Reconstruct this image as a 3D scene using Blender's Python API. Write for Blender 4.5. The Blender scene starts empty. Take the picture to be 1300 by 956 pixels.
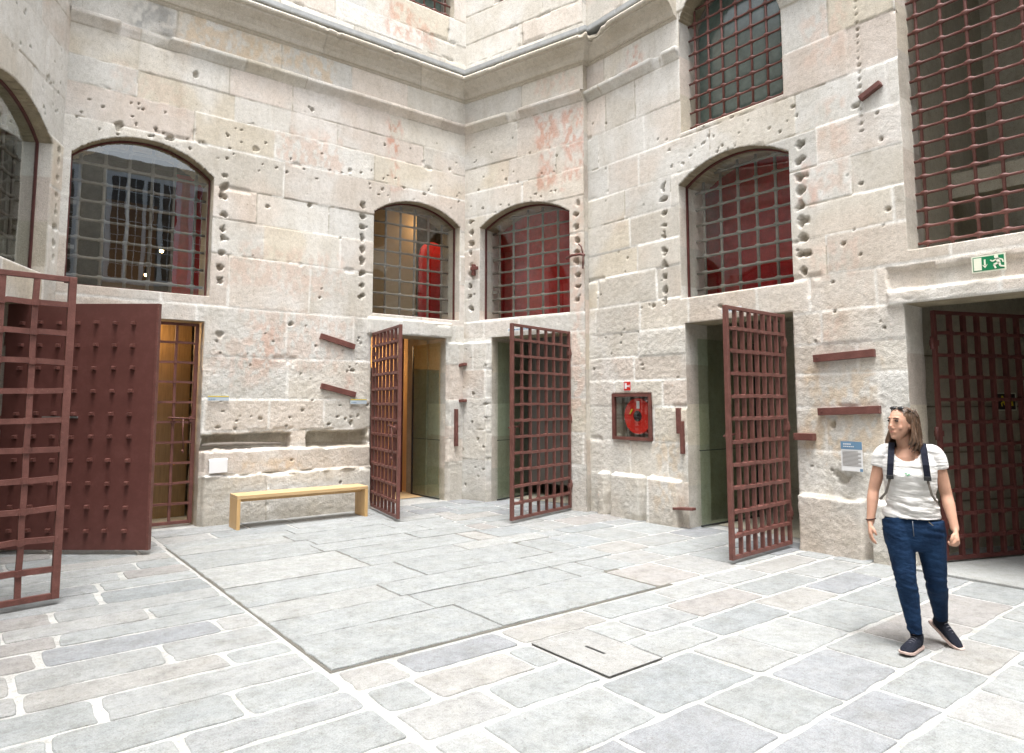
import bpy, bmesh, math, random
import numpy as np
from mathutils import Vector, Matrix, Quaternion
R = math.radians
rng = random.Random(7)
scene = bpy.context.scene
col = scene.collection

# ------------------------------------------------------------------ tagging
def tag(o, label=None, cat=None, group=None, kind=None):
    if label: o['label'] = label
    if cat: o['category'] = cat
    if group: o['group'] = group
    if kind: o['kind'] = kind
    return o
def empty(name, loc=(0, 0, 0), rz=0, label=None, cat=None, group=None):
    o = bpy.data.objects.new(name, None); col.objects.link(o)
    o.location = loc; o.rotation_euler = (0, 0, rz); o.empty_display_size = .2
    return tag(o, label, cat, group)
def link(name, me, parent=None):
    o = bpy.data.objects.new(name, me); col.objects.link(o)
    if parent: o.parent = parent
    return o

# ------------------------------------------------------------------ materials
def new_mat(name):
    m = bpy.data.materials.new(name); m.use_nodes = True
    nt = m.node_tree; nt.nodes.clear()
    out = nt.nodes.new('ShaderNodeOutputMaterial')
    b = nt.nodes.new('ShaderNodeBsdfPrincipled'); nt.links.new(b.outputs[0], out.inputs[0])
    return m, nt, b, out
def N(nt, t, **k):
    n = nt.nodes.new(t)
    for a, v in k.items():
        if a in n.inputs.keys() if hasattr(n.inputs, 'keys') else False: n.inputs[a].default_value = v
        else: setattr(n, a, v)
    return n
def noise(nt, vec, scale, detail=4, rough=.6):
    n = nt.nodes.new('ShaderNodeTexNoise'); n.inputs['Scale'].default_value = scale
    n.inputs['Detail'].default_value = detail; n.inputs['Roughness'].default_value = rough
    nt.links.new(vec, n.inputs['Vector']); return n.outputs['Fac']
def ramp(nt, fac, stops):
    r = nt.nodes.new('ShaderNodeValToRGB'); nt.links.new(fac, r.inputs[0])
    e = r.color_ramp.elements
    while len(e) < len(stops): e.new(.5)
    for i, (p, c) in enumerate(stops):
        e[i].position = p; e[i].color = (c[0], c[1], c[2], 1) if len(c) > 2 else (c[0],) * 3 + (1,)
    return r.outputs[0]
def mixc(nt, fac, a, b, mode='MIX'):
    m = nt.nodes.new('ShaderNodeMix'); m.data_type = 'RGBA'; m.blend_type = mode
    for sock, v in ((m.inputs[0], fac), (m.inputs[6], a), (m.inputs[7], b)):
        if hasattr(v, 'is_output'): nt.links.new(v, sock)
        elif isinstance(v, (int, float)): sock.default_value = v
        else: sock.default_value = (v[0], v[1], v[2], 1)
    return m.outputs[2]
def math_(nt, op, a, b=0.0):
    m = nt.nodes.new('ShaderNodeMath'); m.operation = op
    for i, v in enumerate((a, b)):
        if hasattr(v, 'is_output'): nt.links.new(v, m.inputs[i])
        else: m.inputs[i].default_value = v
    return m.outputs[0]
def bump(nt, b, h, strength, dist):
    n = nt.nodes.new('ShaderNodeBump'); n.inputs['Strength'].default_value = strength
    n.inputs['Distance'].default_value = dist; nt.links.new(h, n.inputs['Height'])
    nt.links.new(n.outputs[0], b.inputs['Normal'])
def coord(nt):
    g = nt.nodes.new('ShaderNodeNewGeometry'); return g.outputs['Position']
def ocoord(nt):
    g = nt.nodes.new('ShaderNodeTexCoord'); return g.outputs['Object']

def stone_mat(name, attr=True, mott=0, base=(.55, .5, .43), bs=.8, spec=.25, pit=1.0, tone=1.0):
    m, nt, b, out = new_mat(name); p = coord(nt)
    if attr:
        a = nt.nodes.new('ShaderNodeVertexColor'); a.layer_name = 'Col'; c = a.outputs[0]; rough_a = a.outputs['Alpha']
    else:
        c = ramp(nt, noise(nt, p, 1.3, 5), [(.3, [x * .85 for x in base]), (.7, [x * 1.1 for x in base])]); rough_a = 1.0
    fine = noise(nt, p, 95, 3, .7); mid = noise(nt, p, 17, 5, .65); big = noise(nt, p, 3.2, 5, .6)
    c = mixc(nt, 1.0, c, ramp(nt, fine, [(.3, (.80,) * 3), (.5, (1,) * 3), (.72, (1.12,) * 3)]), 'MULTIPLY')
    c = mixc(nt, 1.0, c, ramp(nt, mid, [(.28, (.86, .85, .83)), (.5, (1, 1, 1)), (.75, (1.08, 1.07, 1.06))]), 'MULTIPLY')
    c = mixc(nt, 1.0, c, ramp(nt, big, [(.3, (.93, .92, .90)), (.6, (1.03, 1.03, 1.03))]), 'MULTIPLY')
    if mott:
        c = mixc(nt, 1.0, c, ramp(nt, noise(nt, p, 5.5, 7, .72), [(.30, (1 - mott, 1 - mott, 1 - mott * .95)), (.5, (1, 1, 1)), (.70, (1 + mott * .7, 1 + mott * .65, 1 + mott * .6))]), 'MULTIPLY')
        c = mixc(nt, 1.0, c, ramp(nt, noise(nt, p, 24, 5, .75), [(.34, (1 - mott * .9,) * 3), (.5, (1, 1, 1))]), 'MULTIPLY')
    mp = nt.nodes.new('ShaderNodeMapping'); mp.inputs['Scale'].default_value = (5, 5, .9); nt.links.new(p, mp.inputs[0])
    c = mixc(nt, 1.0, c, ramp(nt, noise(nt, mp.outputs[0], 1.0, 6, .7), [(.32, (.90, .885, .86)), (.50, (1, 1, 1))]), 'MULTIPLY')
    pores = noise(nt, p, 55, 2, .5)
    c = mixc(nt, 1.0, c, ramp(nt, pores, [(.24, (.55, .50, .43)), (.33, (1, 1, 1))]), 'MULTIPLY')
    c = mixc(nt, 1.0, c, ramp(nt, noise(nt, p, 180, 2, .6), [(.3, (.80,) * 3), (.55, (1.06,) * 3)]), 'MULTIPLY')
    nt.links.new(c, b.inputs['Base Color'])
    b.inputs['Roughness'].default_value = .88; b.inputs['Specular IOR Level'].default_value = spec
    v = nt.nodes.new('ShaderNodeTexVoronoi'); v.inputs['Scale'].default_value = 42; nt.links.new(p, v.inputs['Vector'])
    pits = ramp(nt, v.outputs['Distance'], [(.05, (0,) * 3), (.35, (1,) * 3)])
    h = math_(nt, 'ADD', math_(nt, 'MULTIPLY', fine, .55), math_(nt, 'MULTIPLY', noise(nt, p, 38, 4, .6), .8))
    h = math_(nt, 'ADD', h, math_(nt, 'MULTIPLY', pits, .35 * pit))
    h = math_(nt, 'MULTIPLY', h, rough_a)
    bump(nt, b, h, bs, .02)
    return m
def paint_mat(name, c, rough=.45, var=.25, bs=.15, spec=.4, chips=None):
    m, nt, b, out = new_mat(name); p = coord(nt)
    k = ramp(nt, noise(nt, p, 7, 6, .7), [(.25, [x * (1 - var) for x in c]), (.5, c), (.78, [min(1, x * (1 + var * 1.3) + .008) for x in c])])
    if chips:
        k = mixc(nt, ramp(nt, noise(nt, p, 38, 4, .75), [(.62, (0,) * 3), (.68, (1,) * 3)]), k, chips)
    nt.links.new(k, b.inputs['Base Color'])
    b.inputs['Roughness'].default_value = rough; b.inputs['Specular IOR Level'].default_value = spec
    bump(nt, b, noise(nt, p, 60, 4, .7), bs, .01)
    return m
def plain(name, c, rough=.6, spec=.3, metal=0, em=None, es=0):
    m, nt, b, out = new_mat(name)
    b.inputs['Base Color'].default_value = (*c, 1); b.inputs['Roughness'].default_value = rough
    b.inputs['Specular IOR Level'].default_value = spec; b.inputs['Metallic'].default_value = metal
    if em: b.inputs['Emission Color'].default_value = (*em, 1); b.inputs['Emission Strength'].default_value = es
    return m
def glass_mat(name, tint=(.9, .95, .93), refl=1.0, rough=.01, wob=.02):
    m = bpy.data.materials.new(name); m.use_nodes = True; nt = m.node_tree; nt.nodes.clear()
    out = nt.nodes.new('ShaderNodeOutputMaterial'); mx = nt.nodes.new('ShaderNodeMixShader')
    t = nt.nodes.new('ShaderNodeBsdfTransparent'); t.inputs[0].default_value = (*tint, 1)
    g = nt.nodes.new('ShaderNodeBsdfGlossy'); g.inputs['Roughness'].default_value = rough
    g.inputs['Color'].default_value = (.95, 1, 1, 1)
    ge = nt.nodes.new('ShaderNodeNewGeometry'); dp = nt.nodes.new('ShaderNodeVectorMath'); dp.operation = 'DOT_PRODUCT'
    nt.links.new(ge.outputs['Normal'], dp.inputs[0]); nt.links.new(ge.outputs['Incoming'], dp.inputs[1])
    ca = math_(nt, 'SUBTRACT', 1.0, math_(nt, 'ABSOLUTE', dp.outputs['Value']))
    fm = math_(nt, 'MULTIPLY', math_(nt, 'ADD', .075, math_(nt, 'MULTIPLY', .92, math_(nt, 'POWER', ca, 4.5))), refl)
    bp = nt.nodes.new('ShaderNodeBump'); bp.inputs['Strength'].default_value = wob; bp.inputs['Distance'].default_value = .05
    nt.links.new(noise(nt, coord(nt), 1.6, 2), bp.inputs['Height']); nt.links.new(bp.outputs[0], g.inputs['Normal'])
    nt.links.new(fm, mx.inputs[0]); nt.links.new(t.outputs[0], mx.inputs[1]); nt.links.new(g.outputs[0], mx.inputs[2])
    nt.links.new(mx.outputs[0], out.inputs[0]); return m
def wood_mat(name, c1, c2, axis=0, scale=1.0, rough=.45):
    m, nt, b, out = new_mat(name); p = ocoord(nt)
    mp = nt.nodes.new('ShaderNodeMapping'); s = [14 * scale] * 3; s[axis] = 1.0 * scale
    mp.inputs['Scale'].default_value = s; nt.links.new(p, mp.inputs[0])
    f = noise(nt, mp.outputs[0], 3.0, 6, .65)
    nt.links.new(ramp(nt, f, [(.3, c1), (.7, c2)]), b.inputs['Base Color'])
    b.inputs['Roughness'].default_value = rough; bump(nt, b, f, .1, .004); return m

M = {}
M['wall'] = stone_mat('wall_stone', bs=.55, pit=.5)
M['floor'] = stone_mat('paving_stone', mott=.2, bs=.6, spec=.3, pit=.6)
M['mortar'] = stone_mat('lime_mortar', attr=False, mott=.16, base=(.41, .415, .405), bs=.5)
M['rubble'] = stone_mat('inner_stone', attr=False, base=(.20, .175, .13), bs=.8)
M['passage'] = stone_mat('passage_stone', attr=False, base=(.42, .39, .31), bs=.7)
M['iron'] = paint_mat('maroon_iron_paint', (.135, .052, .042), .5, .36, .4, .4, chips=(.20, .10, .08))
M['iron2'] = paint_mat('dark_maroon_iron_paint', (.090, .026, .022), .5, .3, .2, .4)
M['sheet'] = paint_mat('maroon_sheet_paint', (.112, .040, .033), .5, .14, .12, .4)
M['greyiron'] = paint_mat('grey_old_iron', (.19, .168, .145), .6, .3, .3, .3)
M['oak'] = wood_mat('light_oak', (.46, .31, .15), (.60, .42, .23), 0)
M['planks'] = wood_mat('plank_wood', (.20, .12, .05), (.32, .20, .085), 2)
M['redwall'] = paint_mat('red_wall_paint', (.50, .028, .030), .7, .3, .05, .2)
M['umber'] = paint_mat('umber_wall_paint', (.15, .10, .055), .8, .1, .05, .2)
M['tanwall'] = paint_mat('tan_wall_paint', (.36, .26, .15), .8, .08, .05, .2)
M['orangewall'] = paint_mat('orange_wall_paint', (.62, .44, .24), .8, .06, .05, .2)
M['greypanel'] = paint_mat('grey_panel_paint', (.17, .155, .14), .6, .06, .03, .3)
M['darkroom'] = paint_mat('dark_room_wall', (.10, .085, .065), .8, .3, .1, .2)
M['glass'] = glass_mat('window_glass', (.90, .93, .92), 1.9)
M['clearglass'] = glass_mat('clear_window_glass', (.94, .96, .95), 1.0)
M['greenglass'] = glass_mat('green_glass_leaf', (.68, .76, .66), 1.3)
M['hoseglass'] = glass_mat('cabinet_glass', (.92, .95, .94), 1.0)
M['frameblue'] = paint_mat('blue_grey_joinery', (.55, .62, .70), .5, .1, .05)
M['darkpane'] = plain('dark_pane', (.03, .03, .032), .15, .5)
M['greenpane'] = paint_mat('dusty_green_pane', (.085, .12, .105), .12, .35, .02, .9)
M['red'] = plain('signal_red', (.55, .02, .012), .35, .5)
M['black'] = plain('black_plastic', (.02, .02, .022), .4, .4)
M['chrome'] = plain('dull_steel', (.45, .45, .44), .35, .5, .8)
M['white'] = plain('white_plastic', (.72, .73, .74), .5, .3)
M['cream'] = plain('sign_cream', (.78, .80, .66), .5, .3)
M['green'] = plain('sign_green', (.005, .19, .075), .4, .4)
M['yellow'] = plain('sign_yellow', (.75, .62, .05), .5, .3)
M['paleblue'] = plain('plate_pale_blue', (.45, .52, .58), .4, .4)
M['panelblue'] = plain('panel_blue', (.13, .24, .36), .4, .4)
M['lamp'] = plain('lamp_glow', (1, .8, .5), em=(1, .66, .32), es=22)
M['roofslab'] = paint_mat('grey_flashing', (.30, .31, .31), .5, .2, .2)

# ------------------------------------------------------------------ mesh builder
class MB:
    def __init__(s): s.v = []; s.f = []; s.mi = []; s.sm = []
    def add(s, vs, fs, mi=0, smooth=False):
        o = len(s.v); s.v += [tuple(p) for p in vs]
        for f in fs: s.f.append(tuple(i + o for i in f)); s.mi.append(mi); s.sm.append(smooth)
        return s
    def box(s, a, b, mi=0, bev=0.0):
        x0, y0, z0 = [min(p, q) for p, q in zip(a, b)]; x1, y1, z1 = [max(p, q) for p, q in zip(a, b)]
        if bev <= 0:
            vs = [(x, y, z) for z in (z0, z1) for x, y in ((x0, y0), (x1, y0), (x1, y1), (x0, y1))]
            return s.add(vs, [(3, 2, 1, 0), (4, 5, 6, 7), (0, 1, 5, 4), (1, 2, 6, 5), (2, 3, 7, 6), (3, 0, 4, 7)], mi)
        bm = bmesh.new(); bmesh.ops.create_cube(bm, size=1)
        for v in bm.verts: v.co = ((x0 + x1) / 2 + v.co.x * (x1 - x0), (y0 + y1) / 2 + v.co.y * (y1 - y0), (z0 + z1) / 2 + v.co.z * (z1 - z0))
        bmesh.ops.bevel(bm, geom=bm.edges[:], offset=bev, segments=2, profile=.5, affect='EDGES')
        bm.verts.index_update(); s.add([v.co[:] for v in bm.verts], [[v.index for v in f.verts] for f in bm.faces], mi, False); bm.free(); return s
    def tube(s, pts, rad, n=10, mi=0, smooth=True, up=None, flat=1.0, cap=True):
        pts = [Vector(p) for p in pts]; k = len(pts)
        if not hasattr(rad, '__len__'): rad = [rad] * k
        vs = []; u = Vector(up) if up else None
        for i, p in enumerate(pts):
            t = (pts[min(i + 1, k - 1)] - pts[max(i - 1, 0)]).normalized()
            if u is None: u = Vector((0, 0, 1)) if abs(t.z) < .9 else Vector((1, 0, 0))
            a = (u - t * u.dot(t)).normalized(); b = t.cross(a); u = a
            ra, rb = rad[i] if hasattr(rad[i], '__len__') else (rad[i], rad[i] * flat)
            for j in range(n):
                q = 2 * math.pi * j / n; vs.append(p + a * math.cos(q) * ra + b * math.sin(q) * rb)
        fs = [(i * n + j, i * n + (j + 1) % n, (i + 1) * n + (j + 1) % n, (i + 1) * n + j) for i in range(k - 1) for j in range(n)]
        s.add(vs, fs, mi, smooth)
        if cap:
            o = len(s.v) - k * n
            s.f.append(tuple(o + j for j in reversed(range(n)))); s.mi.append(mi); s.sm.append(False)
            s.f.append(tuple(o + (k - 1) * n + j for j in range(n))); s.mi.append(mi); s.sm.append(False)
        return s
    def rings(s, rs, n=20, mi=0, smooth=True, ex=2.0):
        """rs: list of (cx,cy,cz,rx,ry[,ex]) horizontal rings, capped"""
        vs = []
        for r in rs:
            e = r[5] if len(r) > 5 else ex
            for j in range(n):
                q = 2 * math.pi * j / n; c, d = math.cos(q), math.sin(q)
                vs.append((r[0] + r[3] * math.copysign(abs(c) ** (2 / e), c), r[1] + r[4] * math.copysign(abs(d) ** (2 / e), d), r[2]))
        k = len(rs)
        s.add(vs, [(i * n + j, i * n + (j + 1) % n, (i + 1) * n + (j + 1) % n, (i + 1) * n + j) for i in range(k - 1) for j in range(n)], mi, smooth)
        o = len(s.v) - k * n
        s.f.append(tuple(o + j for j in reversed(range(n)))); s.mi.append(mi); s.sm.append(False)
        s.f.append(tuple(o + (k - 1) * n + j for j in range(n))); s.mi.append(mi); s.sm.append(False)
        return s
    def ell(s, c, r, n=14, m=9, mi=0, rot=None):
        vs = []; c = Vector(c)
        for i in range(m + 1):
            th = math.pi * i / m
            for j in range(n):
                q = 2 * math.pi * j / n
                p = Vector((r[0] * math.sin(th) * math.cos(q), r[1] * math.sin(th) * math.sin(q), r[2] * math.cos(th)))
                if rot: p = rot @ p
                vs.append(c + p)
        return s.add(vs, [(i * n + j, (i + 1) * n + j, (i + 1) * n + (j + 1) % n, i * n + (j + 1) % n) for i in range(m) for j in range(n)], mi, True)
    def prism(s, poly, y0, y1, mi=0):
        """polygon in local x,z extruded in y"""
        k = len(poly); vs = [(x, y0, z) for x, z in poly] + [(x, y1, z) for x, z in poly]
        fs = [tuple(range(k)), tuple(reversed(range(k, 2 * k)))] + [(i, i + k, (i + 1) % k + k, (i + 1) % k) for i in range(k)]
        return s.add(vs, fs, mi)
    def xf(s, M4, start=0):
        s.v = s.v[:start] + [tuple(M4 @ Vector(p)) for p in s.v[start:]]; return s
    def mesh(s, name, mats):
        me = bpy.data.meshes.new(name); me.from_pydata(s.v, [], s.f)
        for m in (mats if isinstance(mats, (list, tuple)) else [mats]): me.materials.append(m)
        me.polygons.foreach_set('material_index', s.mi); me.polygons.foreach_set('use_smooth', s.sm); me.validate(); me.update(); return me
    def build(s, name, mats, parent=None): return link(name, s.mesh(name, mats), parent)

# ------------------------------------------------------------------ numpy noise
class Noise2:
    def __init__(s, seed): s.t = np.random.RandomState(seed).rand(256, 256)
    def __call__(s, x, y):
        xi = np.floor(x).astype(int); yi = np.floor(y).astype(int); fx = x - xi; fy = y - yi
        fx = fx * fx * (3 - 2 * fx); fy = fy * fy * (3 - 2 * fy); t = s.t
        a = t[xi & 255, yi & 255]; b = t[(xi + 1) & 255, yi & 255]; c = t[xi & 255, (yi + 1) & 255]; d = t[(xi + 1) & 255, (yi + 1) & 255]
        return a + (b - a) * fx + (c - a) * fy + (a - b - c + d) * fx * fy
    def fbm(s, x, y, o=4, g=.5):
        r = 0; a = 1; n = 0
        for i in range(o): r = r + a * s(x * 2 ** i + 17.3 * i, y * 2 ** i + 5.1 * i); n += a; a *= g
        return r / n
def sstep(a, b, x): t = np.clip((x - a) / (b - a), 0, 1); return t * t * (3 - 2 * t)

def arch_z(o, s):
    s0, s1, z0, zs, zt = o[:5]
    if zt <= zs: return np.full_like(s, zs)
    w = (s1 - s0) / 2; h = zt - zs; r = (w * w + h * h) / (2 * h); zc = zt - r
    x = np.clip(s - (s0 + s1) / 2, -w, w); return zc + np.sqrt(r * r - x * x)

PAL = np.array([[.625, .585, .515], [.64, .615, .565], [.62, .56, .495], [.615, .56, .465], [.60, .585, .545], [.65, .62, .56], [.61, .545, .485], [.595, .56, .50]])

def wall_mesh(name, P, d, n, s_rng, z_rng, opens, courses, seed, holes=(), grooves=(), proud=(), profile=None, stains=(), step=.0155,
              fine_s=None, fine_z=(0, 9.2), end_return=0.0, lime=0.0, bw=(.75, 1.9)):
    nz = Noise2(seed); nz2 = Noise2(seed + 50); rs = np.random.RandomState(seed)
    d = np.array([d[0], d[1], 0.]); n = np.array([n[0], n[1], 0.]); P = np.array([P[0], P[1], 0.])
    def axis(a, b, lo, hi, exact):
        lo = max(a, lo); hi = min(b, hi); parts = []
        if lo > a: parts.append(np.linspace(a, lo, max(2, int((lo - a) / .12)), endpoint=False))
        parts.append(np.linspace(lo, hi, int((hi - lo) / step), endpoint=(hi >= b)))
        if hi < b: parts.append(np.linspace(hi, b, max(2, int((b - hi) / .12))))
        x = np.concatenate(parts)
        for e in exact:
            if a + .01 < e < b - .01: x[np.argmin(abs(x - e))] = e
        return x
    fs = fine_s or s_rng
    s = axis(s_rng[0], s_rng[1], fs[0], fs[1], [e for o in opens for e in o[:2]])
    z = axis(z_rng[0], z_rng[1], fine_z[0], fine_z[1], [o[2] for o in opens] + [o[3] for o in opens if o[4] <= o[3]])
    S, Z = np.meshgrid(s, z, indexing='ij'); Z = Z.copy()
    for o in opens:
        if o[4] > o[3]:
            cols = np.where((s >= o[0] - 1e-6) & (s <= o[1] + 1e-6))[0]
            for i in cols:
                az = float(arch_z(o, np.array([s[i]]))[0]); j = np.argmin(abs(Z[i] - az)); Z[i, j] = az
    # --- blocks
    cz = np.array(sorted(set([-1.0] + list(courses) + [z_rng[1] + 5.0])))
    wav = (nz.fbm(S * .8, Z * .8 + 9, 3) - .5) * .018; wz = Z + wav
    k = np.clip(np.searchsorted(cz, wz, side='right') - 1, 0, len(cz) - 2)
    dz = np.minimum(wz - cz[k], cz[k + 1] - wz); D = dz.copy(); bid = np.zeros_like(k)
    ws = S + (nz2.fbm(S * 1.1 + 3, Z * 1.1, 3) - .5) * .05
    for c in range(len(cz) - 1):
        mk = k == c
        if not mk.any(): continue
        h = cz[c + 1] - cz[c]; x = s_rng[0] - rs.rand() * .6; js = [x]
        while x < s_rng[1] + 1: x += bw[0] + rs.rand() * (bw[1] - bw[0]) * (.6 + h); js.append(x)
        js = np.array(js); q = ws[mk]; j = np.clip(np.searchsorted(js, q, side='right') - 1, 0, len(js) - 2)
        D[mk] = np.minimum(D[mk], np.minimum(q - js[j], js[j + 1] - q)); bid[mk] = c * 131 + j * 7
    bid = bid % 4096
    T = rs.rand(4096, 8)
    off = (T[bid, 0] - .5) * .012; edge_n = nz2.fbm(S * 9, Z * 9, 3) - .5
    Dn = D + edge_n * .016
    style = nz.fbm(S * .45 + 40, Z * .45, 2) + (T[bid, 1] - .5) * .2 - (Z > 5.6) * .06 + lime + .04 * (Z < 4.2)
    wide = sstep(.47, .53, style) * (.35 + .65 * sstep(6.2, 5.0, Z))            # where lime mortar bands cover the joint
    jw = .007 + wide * .024
    groove = (1 - sstep(0, 1, Dn / jw)) * np.where(wide > .4, .003, .009)
    ero = nz.fbm(S * 2.1 + 7, Z * 2.1, 4)
    rough = .35 + .9 * sstep(3.4, 2.2, Z) + .35 * (T[bid, 2] - .5); rough = np.clip(rough, .25, 1.3)
    disp = off - groove + (nz.fbm(S * 5, Z * 5, 4) - .5) * .007 * rough + (nz2.fbm(S * 26, Z * 26, 3) - .5) * .010 * rough + (nz2.fbm(S * .5, Z * .5, 2) - .5) * .02
    # broken corners here and there
    br = sstep(.70, .74, nz2.fbm(S * 1.7 + 30, Z * 1.7, 4)) * (1 - sstep(.0, .06, D)); disp -= br * .02
    if profile is not None: disp = disp + profile(S, Z, nz)
    for (a, b, c0, c1, dep) in proud:
        e = (nz.fbm(S * 6, Z * 6, 3) - .5) * .03
        w = sstep(-.012, .012, np.minimum.reduce([S - a, b - S, Z - c0, c1 - Z]) + e); disp = disp * (1 - w * .3) + w * dep
    for (a, b, c0, c1, dep) in grooves:
        e = (nz.fbm(S * 7 + 5, Z * 7, 4) - .5) * .09
        w = sstep(-.012, .016, np.minimum.reduce([S - a, b - S, Z - c0, c1 - Z]) + e); disp = disp - w * dep
    holecol = np.zeros_like(S)
    for (a, b, r, dep) in holes:
        m = (abs(S - a) < r * 2) & (abs(Z - b) < r * 2)
        if not m.any(): continue
        ds_, dz_ = S[m] - a, Z[m] - b; e = (nz2.fbm(S[m] * 17, Z[m] * 17, 3) - .5) * r * 1.9
        asp = .75 + .5 * rs.rand(); q = np.sqrt((ds_ * asp) ** 2 + (dz_ / asp) ** 2) + e
        w = 1 - sstep(r * .55, r * 1.02, q); disp[m] -= w * dep; holecol[m] = np.maximum(holecol[m], w)
    # --- colour of the stone, its stains, recesses and base band
    pi = (T[bid, 3] * len(PAL)).astype(int) % len(PAL); c = PAL[pi].copy() * np.array([1.01, 1.02, 1.03]); c *= (.87 + .20 * T[bid, 4])[..., None]
    lim = np.array([.68, .675, .65]); warm = np.array([.62, .53, .45]); grey = np.array([.53, .525, .50])
    w = sstep(.48, .66, nz.fbm(S * 1.2 + 11, Z * 1.2, 4))[..., None] * .55; c = c * (1 - w) + lim * w
    w = sstep(.56, .75, nz2.fbm(S * .9 + 21, Z * .9, 4))[..., None] * .45; c = c * (1 - w) + warm * w
    w = (sstep(.50, .72, nz.fbm(S * 1.6 + 61, Z * 1.6, 4)) * (.35 + .5 * sstep(2.6, .4, Z)))[..., None] * .6; c = c * (1 - w) + grey * w
    w = (1 - sstep(0, 1, Dn / jw))[..., None]; mort = np.where((wide > .4)[..., None], np.array([.77, .76, .725]), np.array([.43, .395, .33]))
    c = c * (1 - w) + mort * w
    st = Noise2(seed + 9)
    for (a, b, c0, c1, cc, amt) in stains:
        e = (st.fbm(S * 3, Z * 3, 4) - .5) * .35
        w = sstep(-.05, .12, np.minimum.reduce([S - a, b - S, Z - c0, c1 - Z]) + e) * amt * 1.0 * sstep(.34, .62, st.fbm(S * 16, Z * 9 + 4, 5)) * (.35 + .65 * sstep(.0, .02, D))
        c = c * (1 - w[..., None]) + np.array(cc) * w[..., None]
    recess_brown = np.array([.36, .31, .22])  # darker brown mixed into the holes and grooves
    w = (sstep(.45, .0, Z) * sstep(.35, .65, nz2.fbm(S * 3 + 5, Z * 5, 4)) * .55)[..., None]; c = c * (1 - w) + np.array([.36, .33, .27]) * w  # grime along the wall foot, doubling as painted contact shadow
    w = (holecol * .35)[..., None]; c = c * (1 - w) + recess_brown * w
    for (a, b, c0, c1, dep) in grooves:
        w = (sstep(-.02, .02, np.minimum.reduce([S - a, b - S, Z - c0, c1 - Z])) * .6)[..., None]; c = c * (1 - w) + recess_brown * w
    V = P + S[..., None] * d + n * disp[..., None] + np.array([0, 0, 1.]) * Z[..., None]
    ns, nzc = S.shape; idx = np.arange(ns * nzc).reshape(ns, nzc)
    sc = (s[:-1] + s[1:]) / 2; keep = np.ones((ns - 1, nzc - 1), bool)
    Zc = (Z[:-1, :-1] + Z[1:, 1:] + Z[:-1, 1:] + Z[1:, :-1]) / 4
    for o in opens:
        az = arch_z(o, sc)[:, None]; keep &= ~((sc > o[0])[:, None] & (sc < o[1])[:, None] & (Zc > o[2]) & (Zc < az))
    verts = V.reshape(-1, 3); colr = c.reshape(-1, 3); al = rough.reshape(-1)
    ii, jj = np.where(keep); q = np.stack([idx[ii, jj], idx[ii + 1, jj], idx[ii + 1, jj + 1], idx[ii, jj + 1]], 1)
    flip = (d[1] * n[0] - d[0] * n[1]) < 0
    if flip: q = q[:, ::-1]
    # --- reveals: walls of each opening, pushed in from its edge
    extra_v = []; extra_c = []; extra_q = []; cache = {}
    layers = (.02, .07, .16, .30, .5)
    base_n = len(verts)
    def deep(vi, l, depth, top):
        key = (vi, l, top)
        if key not in cache:
            dd = layers[l] / layers[-1] * depth
            i, j = divmod(vi, nzc)
            p = P + d * S[i, j] + np.array([0, 0, 1.]) * Z[i, j]
            w = (float(nz(np.array(p[0] * 9 + dd * 30.), np.array(p[2] * 9 + dd * 11.))) - .5) * .012
            p = p - n * dd + d * w + np.array([0, 0, w * .6])
            cache[key] = base_n + len(extra_v); extra_v.append(p)
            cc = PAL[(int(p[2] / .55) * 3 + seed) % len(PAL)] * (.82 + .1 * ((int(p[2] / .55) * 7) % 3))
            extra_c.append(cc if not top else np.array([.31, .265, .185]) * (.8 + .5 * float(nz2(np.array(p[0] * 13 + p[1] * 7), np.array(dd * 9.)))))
        return cache[key]
    def rev(a, b, depth, top=False):
        prev = (a, b)
        for l in range(len(layers)):
            cur = (deep(a, l, depth, top), deep(b, l, depth, top)); extra_q.append((prev[0], prev[1], cur[1], cur[0])); prev = cur
    def dof(i, j):
        for o in opens:
            if o[0] - .02 < s[min(i, ns - 1)] < o[1] + .02 and o[2] - .02 < Z[min(i, ns - 1), min(j, nzc - 1)] < max(o[3], o[4]) + .02: return o[5] if len(o) > 5 else .5
        return .5
    inside_ops = ~keep
    for i in range(ns - 1):
        col_in = inside_ops[i]
        if not col_in.any() and not (i > 0 and inside_ops[i - 1].any()): continue
        for j in np.where(col_in)[0]:
            dp = dof(i, j)
            if j > 0 and keep[i, j - 1]: rev(idx[i, j], idx[i + 1, j], dp)
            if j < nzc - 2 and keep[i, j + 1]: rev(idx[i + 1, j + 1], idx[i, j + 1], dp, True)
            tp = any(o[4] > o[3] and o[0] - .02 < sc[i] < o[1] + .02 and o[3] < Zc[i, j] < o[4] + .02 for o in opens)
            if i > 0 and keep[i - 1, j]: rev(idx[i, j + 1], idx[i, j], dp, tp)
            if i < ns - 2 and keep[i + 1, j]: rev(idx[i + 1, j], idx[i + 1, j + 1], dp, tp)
    if end_return:
        for j in range(nzc - 1): rev(idx[ns - 1, j], idx[ns - 1, j + 1], end_return)
    if extra_v:
        verts = np.concatenate([verts, np.array(extra_v)]); colr = np.concatenate([colr, np.array(extra_c)]); al = np.concatenate([al, np.full(len(extra_v), .8)])
        eq = np.array(extra_q); q = np.concatenate([q, eq if not flip else eq[:, ::-1]])
    me = bpy.data.meshes.new(name); nv, nf = len(verts), len(q)
    me.vertices.add(nv); me.vertices.foreach_set('co', verts.astype(np.float32).ravel())
    me.loops.add(nf * 4); me.loops.foreach_set('vertex_index', q.astype(np.int32).ravel())
    me.polygons.add(nf); me.polygons.foreach_set('loop_start', np.arange(0, nf * 4, 4, dtype=np.int32))
    me.update(calc_edges=True)
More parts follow.
